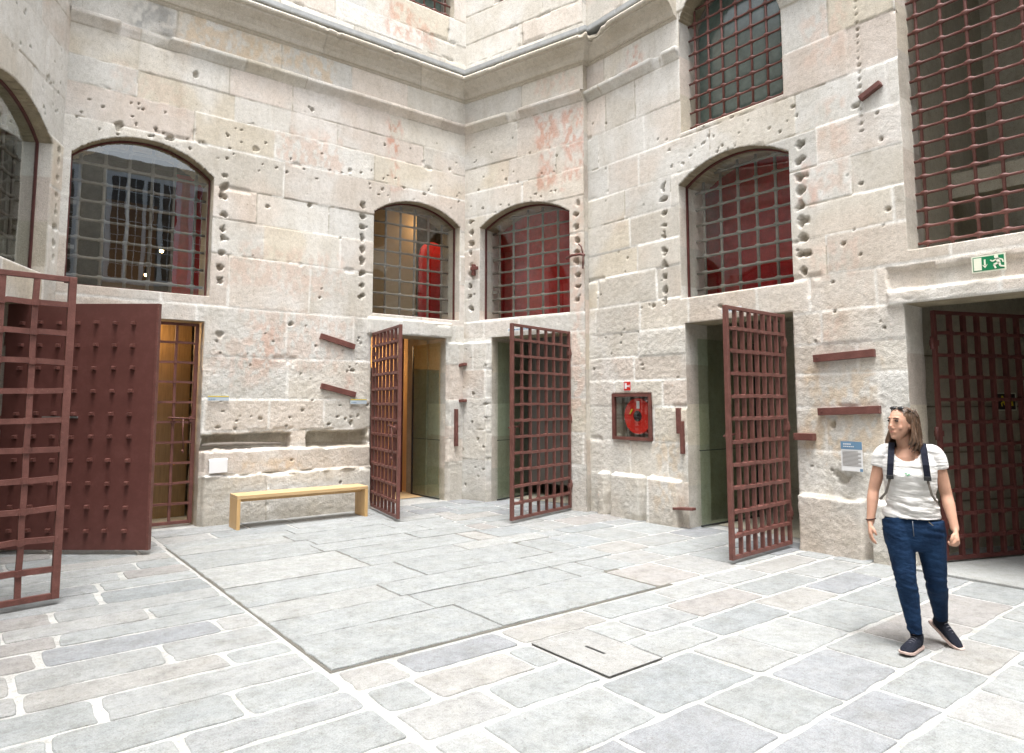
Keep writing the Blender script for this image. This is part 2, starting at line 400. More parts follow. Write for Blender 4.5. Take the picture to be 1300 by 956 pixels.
    me.polygons.foreach_set('use_smooth', np.ones(nf, bool))
    at = me.color_attributes.new('Col', 'FLOAT_COLOR', 'POINT')
    at.data.foreach_set('color', np.concatenate([np.clip(colr, 0, 1), al[:, None]], 1).astype(np.float32).ravel())
    me.materials.append(M['wall']); me.update(); return me

# ------------------------------------------------------------------ geometry of the courtyard
A = (0.74, 10.07); C3 = (6.86, 10.07); D3 = (7.52, 7.66)
W0 = dict(P=A, d=(-.4226, -.9063), n=(.9063, -.4226))
W2 = dict(P=(0, 10.07), d=(1, 0), n=(0, -1))
L3 = math.hypot(D3[0] - C3[0], D3[1] - C3[1])
d3 = ((D3[0] - C3[0]) / L3, (D3[1] - C3[1]) / L3)
W3 = dict(P=C3, d=d3, n=(d3[1], -d3[0]))
W4 = dict(P=(7.64, 0), d=(0, 1), n=(-1, 0))
def frame(W, s, dep=0.0, z=0.0):
    """matrix: local x along the wall, local y INTO the wall, z up; origin at s, dep"""
    d = Vector((*W['d'], 0)); n = Vector((*W['n'], 0)); o = Vector((*W['P'], 0)) + d * s - n * dep + Vector((0, 0, z))
    m = Matrix(((d.x, -n.x, 0, o.x), (d.y, -n.y, 0, o.y), (0, 0, 1, o.z), (0, 0, 0, 1))); return m
# on walls whose s runs the other way the frame is left-handed; faces are fixed by recalculation
def put(mb, W, s=0, dep=0, z=0): return mb.xf(frame(W, s, dep, z))
def fix(o):
    bm = bmesh.new(); bm.from_mesh(o.data); bmesh.ops.recalc_face_normals(bm, faces=bm.faces); bm.to_mesh(o.data); bm.free(); return o

def mould(z_lo=6.54, z_hi=6.74, out=.11, gaps=()):
    def f(S, Z, nz):
        t = (Z - z_lo) / (z_hi - z_lo)
        shape = np.where((t > 0) & (t < 1), np.clip(np.where(t < .55, (t / .55) ** 1.6 * .75, .75 + .25 * sstep(.55, .62, t)), 0, 1) * (1 - sstep(.93, 1.0, t)), 0)
        worn = 1 - .7 * sstep(.67, .71, nz.fbm(S * 1.6 + 3, Z * .3 + 2, 4)) - .08 * nz.fbm(S * 9, Z * 9, 2)
        for a, b in gaps: worn = worn * (1 - ((S > a) & (S < b)) * .85)
        return shape * out * worn
    return f
def plinth(top, out, segs, base=None):
    def f(S, Z, nz):
        e = (nz.fbm(S * 3 + 2, Z * 3, 4) - .5) * .07; r = 0
        for a, b in segs: r = np.maximum(r, sstep(-.02, .02, np.minimum(S - a, b - S) + e * .5))
        return r * (1 - sstep(-.014, .014, Z - top + e * .6)) * out
    return f
def combo(*fs):
    return lambda S, Z, nz: sum(f(S, Z, nz) for f in fs)

random.seed(3)
def scatter(n, s0, s1, z0, z1, r=(.010, .018), dep=.05, seed=1):
    q = random.Random(seed); return [(q.uniform(s0, s1), q.uniform(z0, z1), q.uniform(*r), dep) for _ in range(int(n * .6))]
RED = (.53, .26, .18); ROSE = (.61, .46, .38); OCH = (.62, .45, .26); GRY = (.34, .34, .33)

# ---- wall with the bench
op_d1 = (.92, 2.49, -1, 2.80, 2.80, .55); op_w1 = (.82, 2.54, 3.16, 4.86, 5.22, .62)
op_d2 = (5.04, 6.48, -1, 2.80, 2.80, .60); op_w2 = (5.05, 6.76, 3.13, 4.83, 5.13, .62); op_u2 = (5.25, 6.60, 8.72, 10.4, 10.4, .5)
h2 = [(s, z, .05, .09) for s, z in [(2.67, 4.62), (2.68, 4.35), (2.67, 4.15), (2.69, 4.01), (2.68, 3.78), (2.67, 3.59), (2.67, 3.42)]] + [(2.68, 4.75, .07, .09), (2.69, 4.92, .045, .05)]
h2 += [(4.85, z, .052, .09) for z in (4.89, 4.71, 4.52, 4.33, 4.15, 3.96, 3.77, 3.57, 3.39)]
h2 += [(2.24, 6.3, .05, .06), (1.33, 5.32, .05, .06), (1.95, 5.3, .045, .06), (3.95, 6.25, .04, .06), (3.31, 4.59, .03, .05), (3.96, 4.73, .03, .06), (3.1, 5.43, .045, .03), (4.6, 5.42, .035, .03), (2.68, 2.62, .06, .05), (3.72, 2.85, .04, .06), (4.72, 2.18, .04, .05), (3.92, 1.56, .028, .04), (4.72, 1.33, .04, .05), (3.68, 1.33, .035, .05), (3.3, 1.45, .03, .04), (5.2, 5.22, .03, .04), (6.0, 5.3, .03, .04), (5.6, 5.33, .02, .04),
       (2.78, 1.55, .022, .04), (2.95, 1.30, .03, .05), (2.72, 1.33, .022, .04), (2.62, 1.0, .025, .04), (4.5, 1.45, .022, .04), (4.28, .33, .03, .05), (4.42, .36, .028, .05), (4.5, .45, .02, .04), (3.75, .83, .022, .04), (4.35, 1.34, .03, .05), (4.62, 1.42, .03, .05), (4.83, 1.46, .035, .05), (4.55, 2.5, .018, .04), (4.86, 2.62, .02, .04)]
h2 += [(s, 5.28 + .12 * math.sin(s * 9), .014, .05) for s in np.arange(.9, 4.6, .21)] + scatter(46, .8, 2.9, 5.0, 5.7, seed=2) + scatter(60, 3, 6.8, 3.2, 6.3, seed=3) + scatter(40, 2.6, 5, 1.3, 3, seed=4) + scatter(24, 4.9, 6.8, 5.05, 5.5, seed=5)
stn2 = [(5.30, 5.52, 5.2, 6.5, RED, .75), (5.2, 5.75, 8.0, 8.65, RED, .5), (5.75, 6.2, 7.9, 8.5, RED, .45), (3.3, 4.5, 5.3, 5.9, ROSE, .6), (2.7, 4.6, 3.3, 4.0, ROSE, .45), (3.2, 3.5, 2.25, 2.75, RED, .5), (4.6, 4.75, 1.7, 2.5, RED, .4),
        (2.0, 4.3, 6.75, 7.2, OCH, .5), (1.35, 1.62, 6.7, 7.1, GRY, .8), (1.72, 1.9, 6.7, 7.1, GRY, .8), (2.6, 3.4, 1.9, 2.7, ROSE, .4), (1.2, 2.2, 5.6, 6.2, ROSE, .25), (3.0, 4.7, 2.1, 3.0, ROSE, .45), (2.9, 3.9, .68, .92, OCH, .5)]
C2 = [.66, 1.05, 1.27, 1.72, 2.33, 3.03, 3.78, 4.30, 4.76, 5.33, 5.78, 6.15, 6.56, 6.74, 7.25, 7.9, 8.25, 8.72, 9.3, 9.9]
# ---- build
court = {}
wall_b = empty('courtyard_wall', (3.8, 10.07, 0), 0, 'long pale stone wall behind the oak bench, with two barred arched windows above two doorways', 'wall')
court['b'] = wall_b
def wchild(name, me, parent):
    o = link(name, me, parent); o.matrix_parent_inverse = parent.matrix_basis.inverted(); return o
def adopt(o, parent):
    o.parent = parent; o.matrix_parent_inverse = Matrix.Translation(parent.location).inverted() if parent.rotation_euler.z == 0 else (Matrix.Translation(parent.location) @ Matrix.Rotation(parent.rotation_euler.z, 4, 'Z')).inverted(); return o
def wpart(mb, name, mats, parent, W=None, s=0, dep=0, z=0):
    if W: put(mb, W, s, dep, z)
    return fix(adopt(mb.build(name, mats), parent))
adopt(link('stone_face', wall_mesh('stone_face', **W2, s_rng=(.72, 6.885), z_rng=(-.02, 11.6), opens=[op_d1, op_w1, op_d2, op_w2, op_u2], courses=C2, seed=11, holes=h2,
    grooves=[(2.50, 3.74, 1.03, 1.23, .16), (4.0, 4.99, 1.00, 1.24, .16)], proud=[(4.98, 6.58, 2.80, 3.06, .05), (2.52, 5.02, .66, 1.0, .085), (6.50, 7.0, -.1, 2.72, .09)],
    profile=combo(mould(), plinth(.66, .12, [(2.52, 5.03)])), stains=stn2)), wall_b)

wall_c = empty('corner_wall', (7.2, 8.9, 0), 0, 'narrow pale stone wall in the corner, with a red-backed arched window above a gated doorway', 'wall')
op_d3 = (.62, 2.20, -1, 2.80, 2.80, .55); op_w3 = (.34, 2.22, 3.12, 4.78, 5.07, .62); op_u3 = (.66, 1.9, 8.86, 10.4, 10.4, .5)
h3 = [(.15, z, .052, .09) for z in (4.92, 4.73, 4.53, 4.34, 4.14, 3.95, 3.75, 3.57, 3.35)] + [(2.36, z, .05, .09) for z in (4.69, 4.48, 4.28, 4.09, 3.93, 3.71, 3.51, 3.32)] + [(2.38, 4.88, .04, .04)] + scatter(40, .1, 2.4, 5.0, 5.6, seed=6) + scatter(18, .1, 2.4, 5.6, 6.4, seed=7) + scatter(30, 0, .6, .2, 2.7, (.012, .03), .04, seed=8)
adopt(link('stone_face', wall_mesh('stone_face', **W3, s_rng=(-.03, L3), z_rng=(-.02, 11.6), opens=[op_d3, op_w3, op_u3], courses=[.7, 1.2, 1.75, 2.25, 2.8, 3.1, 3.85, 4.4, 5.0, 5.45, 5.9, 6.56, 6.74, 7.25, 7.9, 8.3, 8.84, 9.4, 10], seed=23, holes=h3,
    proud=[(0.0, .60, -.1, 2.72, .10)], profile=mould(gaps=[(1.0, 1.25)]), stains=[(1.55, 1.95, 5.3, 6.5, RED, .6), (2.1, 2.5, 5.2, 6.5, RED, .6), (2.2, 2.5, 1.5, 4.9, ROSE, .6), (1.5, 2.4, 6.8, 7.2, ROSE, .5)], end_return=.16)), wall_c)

wall_d = empty('courtyard_wall', (7.64, 3.2, 0), 0, 'right hand stone wall with the hose cabinet, a tall barred window and a wide gated passage', 'wall')
op_d4 = (4.27, 5.84, -1, 2.76, 2.76, .50); op_w4 = (4.24, 5.90, 3.11, 4.72, 4.99, .62); op_u4 = (4.28, 5.84, 5.46, 7.12, 7.62, .5)
op_big = (.6, 2.96, 3.27, 8.9, 8.9, .45); op_d5 = (.5, 3.02, -1, 2.71, 2.71, .45); op_h = (6.44, 7.20, 1.12, 1.81, 1.81, .30)
h4 = [(6.17, z, .05, .09) for z in (4.78, 4.58, 4.38, 4.21, 4.04, 3.84, 3.63, 3.45, 3.27, 3.12)] + [(6.40, 3.06, .04, .06)]
h4 += [(4.11, z, .055, .09) for z in (4.76, 4.57, 4.37, 4.20, 4.01, 3.82, 3.63, 3.43, 3.22)] + [(4.02, 4.37, .045, .04), (4.04, 3.82, .045, .04), (4.02, 3.43, .04, .04)]
h4 += [(3.42, 5.02, .045, .06), (6.05, 5.28, .035, .05), (5.3, 5.24, .02, .04)] + [(3.37, z, .016, .03) for z in np.arange(4.7, 6.5, .085)] + scatter(45, 3.9, 6.1, 5.0, 5.45, (.01, .02), seed=9) + scatter(40, 5.9, 7.6, 2.0, 6.3, seed=10) + scatter(30, 3.1, 4.2, .7, 4.9, (.012, .022), .05, seed=12) + [(6.62, 2.22, .022, .05), (5.25, 2.93, .03, .05), (3.83, 1.42, .04, .05), (3.62, 1.6, .025, .04), (3.75, .85, .07, .04)]
stn4 = [(6.55, 6.78, 6.75, 7.1, RED, .6), (3.45, 4.1, 5.6, 6.4, ROSE, .45), (3.5, 3.9, 4.6, 5.2, ROSE, .5), (3.5, 4.0, 4.0, 4.5, ROSE, .5), (3.9, 4.2, 4.0, 4.6, RED, .35), (3.45, 4.0, 3.0, 3.5, ROSE, .45), (3.6, 3.95, 2.3, 2.8, ROSE, .5), (6.9, 7.4, 2.2, 2.4, ROSE, .3), (3.3, 4.2, 1.1, 2.1, OCH, .4), (5.9, 6.4, .2, 1.2, OCH, .35)]
def chip5(S, Z, nz):    # worn hollow along the lintel over the passage
    e = (nz.fbm(S * 5, Z * 5, 4) - .5) * .08
    a = sstep(-.015, .02, np.minimum.reduce([3.16 - S, Z - 2.86, (3.06 + .04 * (S > 2.72)) - Z + 0 * S]) + e)
    lip = sstep(-.02, .02, np.minimum(3.17 - S, np.minimum(Z - 2.70, 2.86 - Z)) + e * .4)
    return -a * .05 + lip * .05
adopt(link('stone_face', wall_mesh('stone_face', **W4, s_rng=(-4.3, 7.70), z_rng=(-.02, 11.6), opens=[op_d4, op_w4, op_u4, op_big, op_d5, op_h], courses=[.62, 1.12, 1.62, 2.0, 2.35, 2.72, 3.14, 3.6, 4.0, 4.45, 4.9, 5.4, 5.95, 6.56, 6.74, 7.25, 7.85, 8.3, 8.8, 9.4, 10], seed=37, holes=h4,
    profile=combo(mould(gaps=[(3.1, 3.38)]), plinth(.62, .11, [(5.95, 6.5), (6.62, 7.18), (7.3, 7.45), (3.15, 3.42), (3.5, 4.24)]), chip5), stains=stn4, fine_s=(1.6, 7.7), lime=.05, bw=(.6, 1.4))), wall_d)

wall_a = empty('courtyard_wall', (0, 8.4, 0), 0, 'stone wall at the left edge, holding the big arched window above the studded door', 'wall')
op_w0 = (.30, 2.3, 3.20, 4.82, 5.16, .62); op_d0 = (.45, 3.5, -1, 2.80, 2.80, .55)
h0 = [(.13, z, .05, .08) for z in (4.79, 4.63, 4.43, 4.22, 4.04, 3.83, 3.63, 3.43)] + scatter(40, 0, 1.5, 5.0, 6.2, seed=13) + [(.5, 5.55, .05, .05)]
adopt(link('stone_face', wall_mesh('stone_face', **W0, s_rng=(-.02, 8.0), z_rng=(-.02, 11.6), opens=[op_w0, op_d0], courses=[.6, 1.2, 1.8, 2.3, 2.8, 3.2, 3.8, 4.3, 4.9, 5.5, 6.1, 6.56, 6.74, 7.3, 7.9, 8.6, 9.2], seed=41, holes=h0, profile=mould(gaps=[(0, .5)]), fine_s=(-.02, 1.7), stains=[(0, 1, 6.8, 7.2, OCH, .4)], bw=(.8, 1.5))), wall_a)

# ---- cornice, run along the walls with its corners mitred
def sweep_cornice(path, parent, seed, label=None, mats=None, prof=None, name='cornice', chips=True):
    prof = prof or [(o_ * 1.3 if o_ > 0 else o_, z_) for o_, z_ in [(-.05, 7.16), (.0, 7.165), (.02, 7.18), (.025, 7.20), (.05, 7.205), (.06, 7.225), (.075, 7.27), (.115, 7.33), (.17, 7.375), (.205, 7.40), (.21, 7.43), (.235, 7.435), (.25, 7.45), (.255, 7.475), (.245, 7.50), (.22, 7.512), (.10, 7.515), (-.05, 7.516)]]
    nz = Noise2(seed); pts = [Vector((*p, 0)) for p in path]; K = len(pts)
    nrm = []
    for i in range(K - 1):
        t = (pts[i + 1] - pts[i]).normalized(); nrm.append(Vector((t.y, -t.x, 0)))
    vdir = []
    for i in range(K):
        if i == 0: vdir.append(nrm[0])
        elif i == K - 1: vdir.append(nrm[-1])
        else:
            b = (nrm[i - 1] + nrm[i]).normalized(); vdir.append(b / b.dot(nrm[i]))
    secs = []
    acc = 0
    for i in range(K - 1):
        L = (pts[i + 1] - pts[i]).length; m = max(2, int(L / .03))
        for j in range(m + (1 if i == K - 2 else 0)):
            t = j / m; secs.append((pts[i].lerp(pts[i + 1], t), vdir[i].lerp(vdir[i + 1], t), acc + L * t))
        acc += L
    vs = []; cs = []; P_ = len(prof)
    jl = [0]
    rr = random.Random(seed)
    while jl[-1] < acc: jl.append(jl[-1] + rr.uniform(.9, 1.9))
    for (p, v, a) in secs:
        jd = min(abs(a - q) for q in jl); b = sum(a > q for q in jl); tone = .86 + .14 * ((b * 37) % 10) / 10
        for (o, z) in prof:
            w = (float(nz.fbm(np.array(a * 5.), np.array(z * 7.), 3)) - .5) * .004
            ch = 0
            if chips and o > .15: ch = max(0, float(nz.fbm(np.array(a * 1.8 + 8), np.array(z * 2.), 4)) - .66) * .7
            g = .010 if jd < .014 else 0
            oo = o + w - ch - g; vs.append((p.x + v.x * oo, p.y + v.y * oo, z + w * .5)); k = tone * (.9 if jd < .014 else 1)
            wcol = float(nz.fbm(np.array(a * .9 + 40), np.array(z * 3), 3))
            cs.append((.60 * k * (1.02 - .1 * wcol), .565 * k * (1.02 - .14 * wcol), .50 * k * (1.03 - .22 * wcol), .5))
    fs = [(i * P_ + j, (i + 1) * P_ + j, (i + 1) * P_ + j + 1, i * P_ + j + 1) for i in range(len(secs) - 1) for j in range(P_ - 1)]
    fs.append(tuple(range(P_))); fs.append(tuple((len(secs) - 1) * P_ + j for j in reversed(range(P_))))
    me = bpy.data.meshes.new(name); me.from_pydata(vs, [], fs)
    at = me.color_attributes.new('Col', 'FLOAT_COLOR', 'POINT'); at.data.foreach_set('color', np.array(cs, np.float32).ravel())
    me.materials.append(mats or M['wall'])
    o = link(name, me); fix(o)
    return adopt(o, parent)
E4 = (7.64, 7.66)
a_far = (A[0] - .4226 * 5, A[1] - .9063 * 5)
mid = lambda p, q, t: (p[0] + (q[0] - p[0]) * t, p[1] + (q[1] - p[1]) * t)
CORN = [a_far, A, C3, D3, E4, (7.64, 5.86)]
sweep_cornice(CORN, wall_b, 5)
slab = [(-.05, 7.575), (.10, 7.578), (.25, 7.58), (.255, 7.60), (.252, 7.665), (.20, 7.68), (-.05, 7.72)]
sweep_cornice(CORN, wall_b, 9, mats=M['roofslab'], prof=slab, name='flashing', chips=False)
sweep_cornice([(7.64, 4.26), (7.64, 3.40)], wall_d, 6)
sweep_cornice([(7.64, 4.26), (7.64, 3.40)], wall_d, 10, mats=M['roofslab'], prof=slab, name='flashing', chips=False)

# ---- unseen shell added behind the walls, so that only the openings let light in
m = MB(); zt = 11.58; a0 = (A[0] - .4226 * 8, A[1] - .9063 * 8)
def rf(*p): m.add([(x, y, zt) for x, y in p], [tuple(range(len(p)))])
rf(a0, (-9, a0[1]), (-9, 17), A); rf(A, (-9, 17), (6.86, 17), C3); rf(C3, (6.86, 17), (15, 17), D3); rf(D3, (15, 17), E4); rf(E4, (15, 17), (15, -4.3), (7.64, -4.3))
for p, q_ in (((-9, a0[1]), (-9, 17)), ((-9, 17), (15, 17)), ((15, 17), (15, -4.3)), (a0, (-9, a0[1])), ((15, -4.3), (7.64, -4.3))):
    m.add([(*p, -.02), (*q_, -.02), (*q_, zt), (*p, zt)], [(0, 1, 2, 3)])
adopt(m.build('light_block_shell', M['rubble']), wall_b)

# ------------------------------------------------------------------ windows
def arch_pts(s0, s1, z0, zs, zt, k=20):
    o = (s0, s1, z0, zs, zt); ss = np.linspace(s1, s0, k); zz = arch_z(o, ss)
    return [(s0, z0), (s1, z0)] + [(float(a), float(b)) for a, b in zip(ss, zz)]
def inset(poly, w):
    n = len(poly); out = []; area = sum(poly[i][0] * poly[(i + 1) % n][1] - poly[(i + 1) % n][0] * poly[i][1] for i in range(n)); sg = 1 if area > 0 else -1
    for i in range(n):
        p0, p1, p2 = (Vector(poly[i - 1]), Vector(poly[i]), Vector(poly[(i + 1) % n]))
        if (p1 - p0).length < 1e-6 or (p2 - p1).length < 1e-6: out.append(tuple(p1)); continue
        a = (p1 - p0).normalized(); b = (p2 - p1).normalized(); na = Vector((-a.y, a.x)) * sg; nb = Vector((-b.y, b.x)) * sg
        m = (na + nb).normalized(); out.append(tuple(p1 + m * (w / max(.3, m.dot(na)))))
    return out
def ringprism(mb, outer, inner, y0, y1):
    n = len(outer); vs = [(x, y0, z) for x, z in outer] + [(x, y0, z) for x, z in inner] + [(x, y1, z) for x, z in outer] + [(x, y1, z) for x, z in inner]
    fs = []
    for i in range(n):
        j = (i + 1) % n; fs += [(i, j, n + j, n + i), (2 * n + i, 3 * n + i, 3 * n + j, 2 * n + j), (n + i, n + j, 3 * n + j, 3 * n + i), (i, 2 * n + i, 2 * n + j, j)]
    return mb.add(vs, fs)
def grille(W, o, parent, ns, nzr, dep, mat, r=.0205, wob=.002, lugs=True, z0=None, full=False):
    """round bars, the level ones threaded over the uprights with a knot at every crossing"""
    s0, s1, zb, zs, zt = o[:5]; m = MB(); xs = [s0 + (s1 - s0) * (i + .5) / ns for i in range(ns)]
    zb_ = z0 if z0 is not None else zb
    for x in xs:
        top = float(arch_z(o, np.array([x]))[0]); m.tube([(x, 0, zb_), (x, 0, top)], r, 8)
    nzs = [zb_ + (zt - zb_) * (j + .6) / nzr for j in range(nzr)]
    for j, zz in enumerate(nzs):
        a, b = s0, s1
        if zz > zs and zt > zs:
            cand = np.linspace(s0, s1, 200); ok = cand[arch_z(o, cand) > zz]
            if len(ok) < 20: continue
            a, b = ok[0], ok[-1]
        pts = [(a, 0, zz)]; rr = [r * .95]
        for x in xs:
            if a < x < b:
                q = 0
                pts += [(x - .045, 0, zz), (x - .022, -.005, zz + wob), (x, -.006, zz + wob), (x + .022, -.005, zz + wob), (x + .045, 0, zz)]
                rr += [r * .9, r * 1.5, r * 1.7, r * 1.5, r * .9]
        pts.append((b, 0, zz)); rr.append(r * .95); m.tube(pts, rr, 8)
    if lugs:
        for zz in (zb + .5, zb + 1.1):
            m.box((s0 - .01, -.02, zz), (s0 + .12, .03, zz + .05))
    return wpart(m, 'grille', mat, parent, W, 0, dep)
def arched_window(W, o, wall, label, ns=6, nzr=8, pane_dep=.17, gdep=.40, gm='greyiron', gl='clearglass'):
    po = arch_pts(o[0] + .01, o[1] - .01, o[2] + .01, o[3], o[4] - .01)
    m = MB(); ringprism(m, po, inset(po, .020), -.015, .02)
    fr = wpart(m, 'window', M['iron2'], wall, W, 0, pane_dep); tag(fr, label)
    g = MB(); gi = inset(po, .02); g.add([(x, 0, z) for x, z in gi], [tuple(range(len(gi)))])
    pane = put(g, W, 0, pane_dep).build('pane', M[gl]); pane.parent = fr; pane.matrix_parent_inverse = fr.matrix_parent_inverse.copy() if False else Matrix(); 
    pane.matrix_parent_inverse = fr_world_inv(fr)
    gr = grille(W, (o[0], o[1], o[2] + .02, o[3], o[4]), wall, ns, nzr, gdep, M[gm]); gr.parent = fr; gr.matrix_parent_inverse = fr_world_inv(fr)
    return fr
def fr_world_inv(o):
    m = Matrix.LocRotScale(o.location, o.rotation_euler, o.scale)
    w = m
    p = o.parent; child = o
    mats = [o.matrix_parent_inverse @ m]
    while p:
        mats.append((p.matrix_parent_inverse if p.parent else Matrix()) @ Matrix.LocRotScale(p.location, p.rotation_euler, p.scale)); p = p.parent
    w = Matrix()
    for x in mats: w = x @ w
    return w.inverted()
def sub(mb, name, mats, part, W=None, s=0, dep=0, z=0):
    if W: put(mb, W, s, dep, z)
    o = fix(mb.build(name, mats)); o.parent = part; o.matrix_parent_inverse = fr_world_inv(part); return o

win1 = arched_window(W2, op_w1, wall_b, 'arched window of the lit room, at the left above the studded door', 6, 8, gl='glass')
win2 = arched_window(W2, op_w2, wall_b, 'arched window with a tan and red room behind, next to the corner', 6, 8)
win3 = arched_window(W3, op_w3, wall_c, 'arched window in front of a dull red wall', 6, 8)
win4 = arched_window(W4, op_w4, wall_d, 'arched window showing bright red, above the open gate', 6, 8)
win0 = arched_window(W0, op_w0, wall_a, 'wide arched window cut by the left edge', 7, 8, gdep=.35, gl='glass')
def bar_window(W, o, wall, label, ns, nzr, gdep, panedep, pm, z0=None):
    po = arch_pts(*o[:5]); po = [(x, z) for x, z in po]
    m = MB(); ringprism(m, po, inset(po, .05), 0, .04)
    fr = wpart(m, 'window', M['greyiron'], wall, W, 0, panedep - .02); tag(fr, label)
    g = MB(); gi = inset(po, .02); g.add([(x, 0, z) for x, z in gi], [tuple(range(len(gi)))]); sub(g, 'pane', pm, fr, W, 0, panedep)
    gr = grille(W, o, wall, ns, nzr, gdep, M['iron'], r=.0165, wob=.002, lugs=False, z0=z0); gr.parent = fr; gr.matrix_parent_inverse = fr_world_inv(fr)
    return fr
bar_window(W4, op_u4, wall_d, 'tall upper window with maroon bars over dark green glass', 7, 10, .24, .42, M['greenpane'])
bar_window(W2, op_u2, wall_b, 'upper window cut by the top edge, in the long wall', 6, 9, .15, .4, M['greenpane'])
bar_window(W3, op_u3, wall_c, 'upper window cut by the top edge, in the corner wall', 6, 9, .15, .4, M['greenpane'])
# big barred opening: no glass
big = grille(W4, (op_big[0], op_big[1] + .03, op_big[2], op_big[3], op_big[4]), wall_d, 10, 31, .30, M['iron'], r=.0175, wob=.002, lugs=False)
big.name = 'window_grille'; tag(big, 'tall grille of knotted maroon bars above the passage lintel')

# ------------------------------------------------------------------ signs
def sign(W, s0, s1, z0, z1, label, cat, face, tilt=0, dep=-.035, name='wall_sign', edge=None, thick=.006):
    c = frame(W, (s0 + s1) / 2, dep, (z0 + z1) / 2).translation
    t = empty(name, tuple(c), 0, label, cat); w = abs(s1 - s0); h = z1 - z0; flip = -1 if W['d'] == (0, 1) else 1
    # local x runs to the viewer's right
    d = Vector((*W['d'], 0)) * flip; n = Vector((*W['n'], 0)); t.rotation_euler.z = math.atan2(d.y, d.x)
    m = MB(); m.box((-w / 2, -thick, -h / 2), (w / 2, 0, h / 2)); fix(m.build('plate', face, t)); t['_w'] = w
    if tilt: t.rotation_euler.y = tilt
    return t, w, h
def deco(t, name, mat, shapes, y=-.0075):
    m = MB()
    for sh in shapes:
        if len(sh) == 4 and not hasattr(sh[0], '__len__'): m.box((sh[0], y - .001, sh[1]), (sh[2], y + .0012, sh[3]))
        else: m.prism(sh, y - .001, y + .0012)
    return fix(m.build(name, mat, t))
def stick(p, q, w):
    dx, dz = q[0] - p[0], q[1] - p[1]; L = math.hypot(dx, dz); nx, nz_ = -dz / L * w / 2, dx / L * w / 2
    return [(p[0] + nx, p[1] + nz_), (q[0] + nx, q[1] + nz_), (q[0] - nx, q[1] - nz_), (p[0] - nx, p[1] - nz_)]
def circ(c, r, n=14): return [(c[0] + r * math.cos(2 * math.pi * i / n), c[1] + r * math.sin(2 * math.pi * i / n)) for i in range(n)]
def runner(cx, cz, k, f=1):
    P_ = lambda x, z: (cx + f * x * k, cz + z * k)
    return [circ(P_(.06, .42), .13 * k), stick(P_(.02, .30), P_(-.10, -.05), .20 * k), stick(P_(.0, .26), P_(.30, .10), .09 * k), stick(P_(.30, .10), P_(.42, .22), .08 * k), stick(P_(-.02, .27), P_(-.30, .16), .09 * k), stick(P_(-.30, .16), P_(-.34, -.04), .08 * k),
            stick(P_(-.08, -.02), P_(.22, -.14), .13 * k), stick(P_(.22, -.14), P_(.12, -.42), .11 * k), stick(P_(-.10, -.02), P_(-.16, -.28), .13 * k), stick(P_(-.16, -.28), P_(-.44, -.34), .11 * k)]
# ------------------------------------------------------------------ rooms behind the openings
def room(W, s0, s1, d0, d1, z0, z1, wall, mat, skip=(), back=None, name='room_lining'):
    m = MB(); x0, x1, y0, y1 = s0, s1, d0, d1
    Q = {'back': [(x0, y1, z0), (x1, y1, z0), (x1, y1, z1), (x0, y1, z1)], 'l': [(x0, y0, z0), (x0, y1, z0), (x0, y1, z1), (x0, y0, z1)], 'r': [(x1, y0, z0), (x1, y1, z0), (x1, y1, z1), (x1, y0, z1)],
         'top': [(x0, y0, z1), (x1, y0, z1), (x1, y1, z1), (x0, y1, z1)], 'bot': [(x0, y0, z0), (x1, y0, z0), (x1, y1, z0), (x0, y1, z0)]}
    for k, q in Q.items():
        if k in skip: continue
        m.add(q, [(0, 1, 2, 3)], 1 if (k == 'back' and back) else 0)
    return wpart(m, name, [mat] + ([back] if back else []), wall, W)
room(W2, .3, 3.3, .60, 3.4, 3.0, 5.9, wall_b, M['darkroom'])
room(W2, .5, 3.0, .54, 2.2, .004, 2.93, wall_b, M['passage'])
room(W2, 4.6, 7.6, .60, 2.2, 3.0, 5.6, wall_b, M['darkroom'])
room(W2, 4.6, 6.55, .59, 4.2, .004, 2.93, wall_b, M['orangewall'])
room(W3, -.3, 2.6, .60, 1.15, 3.0, 5.6, wall_c, M['redwall'])
room(W3, .4, 2.5, .54, 2.0, .004, 2.93, wall_c, M['passage'])
room(W4, 4.0, 6.3, .60, 1.2, 3.0, 5.4, wall_d, M['redwall'])
room(W4, 4.0, 5.98, .49, 2.2, .004, 2.93, wall_d, M['passage'])
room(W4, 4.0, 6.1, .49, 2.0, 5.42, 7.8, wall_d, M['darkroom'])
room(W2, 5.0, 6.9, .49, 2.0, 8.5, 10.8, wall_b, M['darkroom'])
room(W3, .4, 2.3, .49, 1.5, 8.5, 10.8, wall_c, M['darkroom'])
room(W4, .2, 3.10, .44, 3.2, 3.12, 9.4, wall_d, M['passage'])
room(W4, .2, 3.95, .46, 5.4, .004, 3.05, wall_d, M['passage'])
# the stone side wall of the passage, running just behind its gate, with a small glow sign
WP = dict(P=(8.18, 3.32), d=(.933, -.36), n=(-.36, -.933))
m = MB(); m.box((-.25, 0, .005), (4.0, .18, 3.04)); wpart(m, 'passage_side', M['passage'], wall_d, WP)
for k, zz in enumerate((.55, 1.1, 1.62, 2.2)):
    m = MB(); m.box((-.24, -.02, zz), (4.0, 0, zz + .018)); wpart(m, 'stone_joint', M['rubble'], wall_d, WP)
t, w, h = sign(WP, 1.40, 1.72, 1.58, 1.79, 'small dark exit sign with a yellow running man, on the stone behind the passage gate', 'sign', M['black'], dep=-.02)
deco(t, 'rim', M['cream'], [(-w / 2, -h / 2, w / 2, -h / 2 + .012), (-w / 2, h / 2 - .012, w / 2, h / 2), (-w / 2, -h / 2, -w / 2 + .012, h / 2), (w / 2 - .012, -h / 2, w / 2, h / 2)])
deco(t, 'pictogram', M['yellow'], runner(-.05, 0, .13, -1))
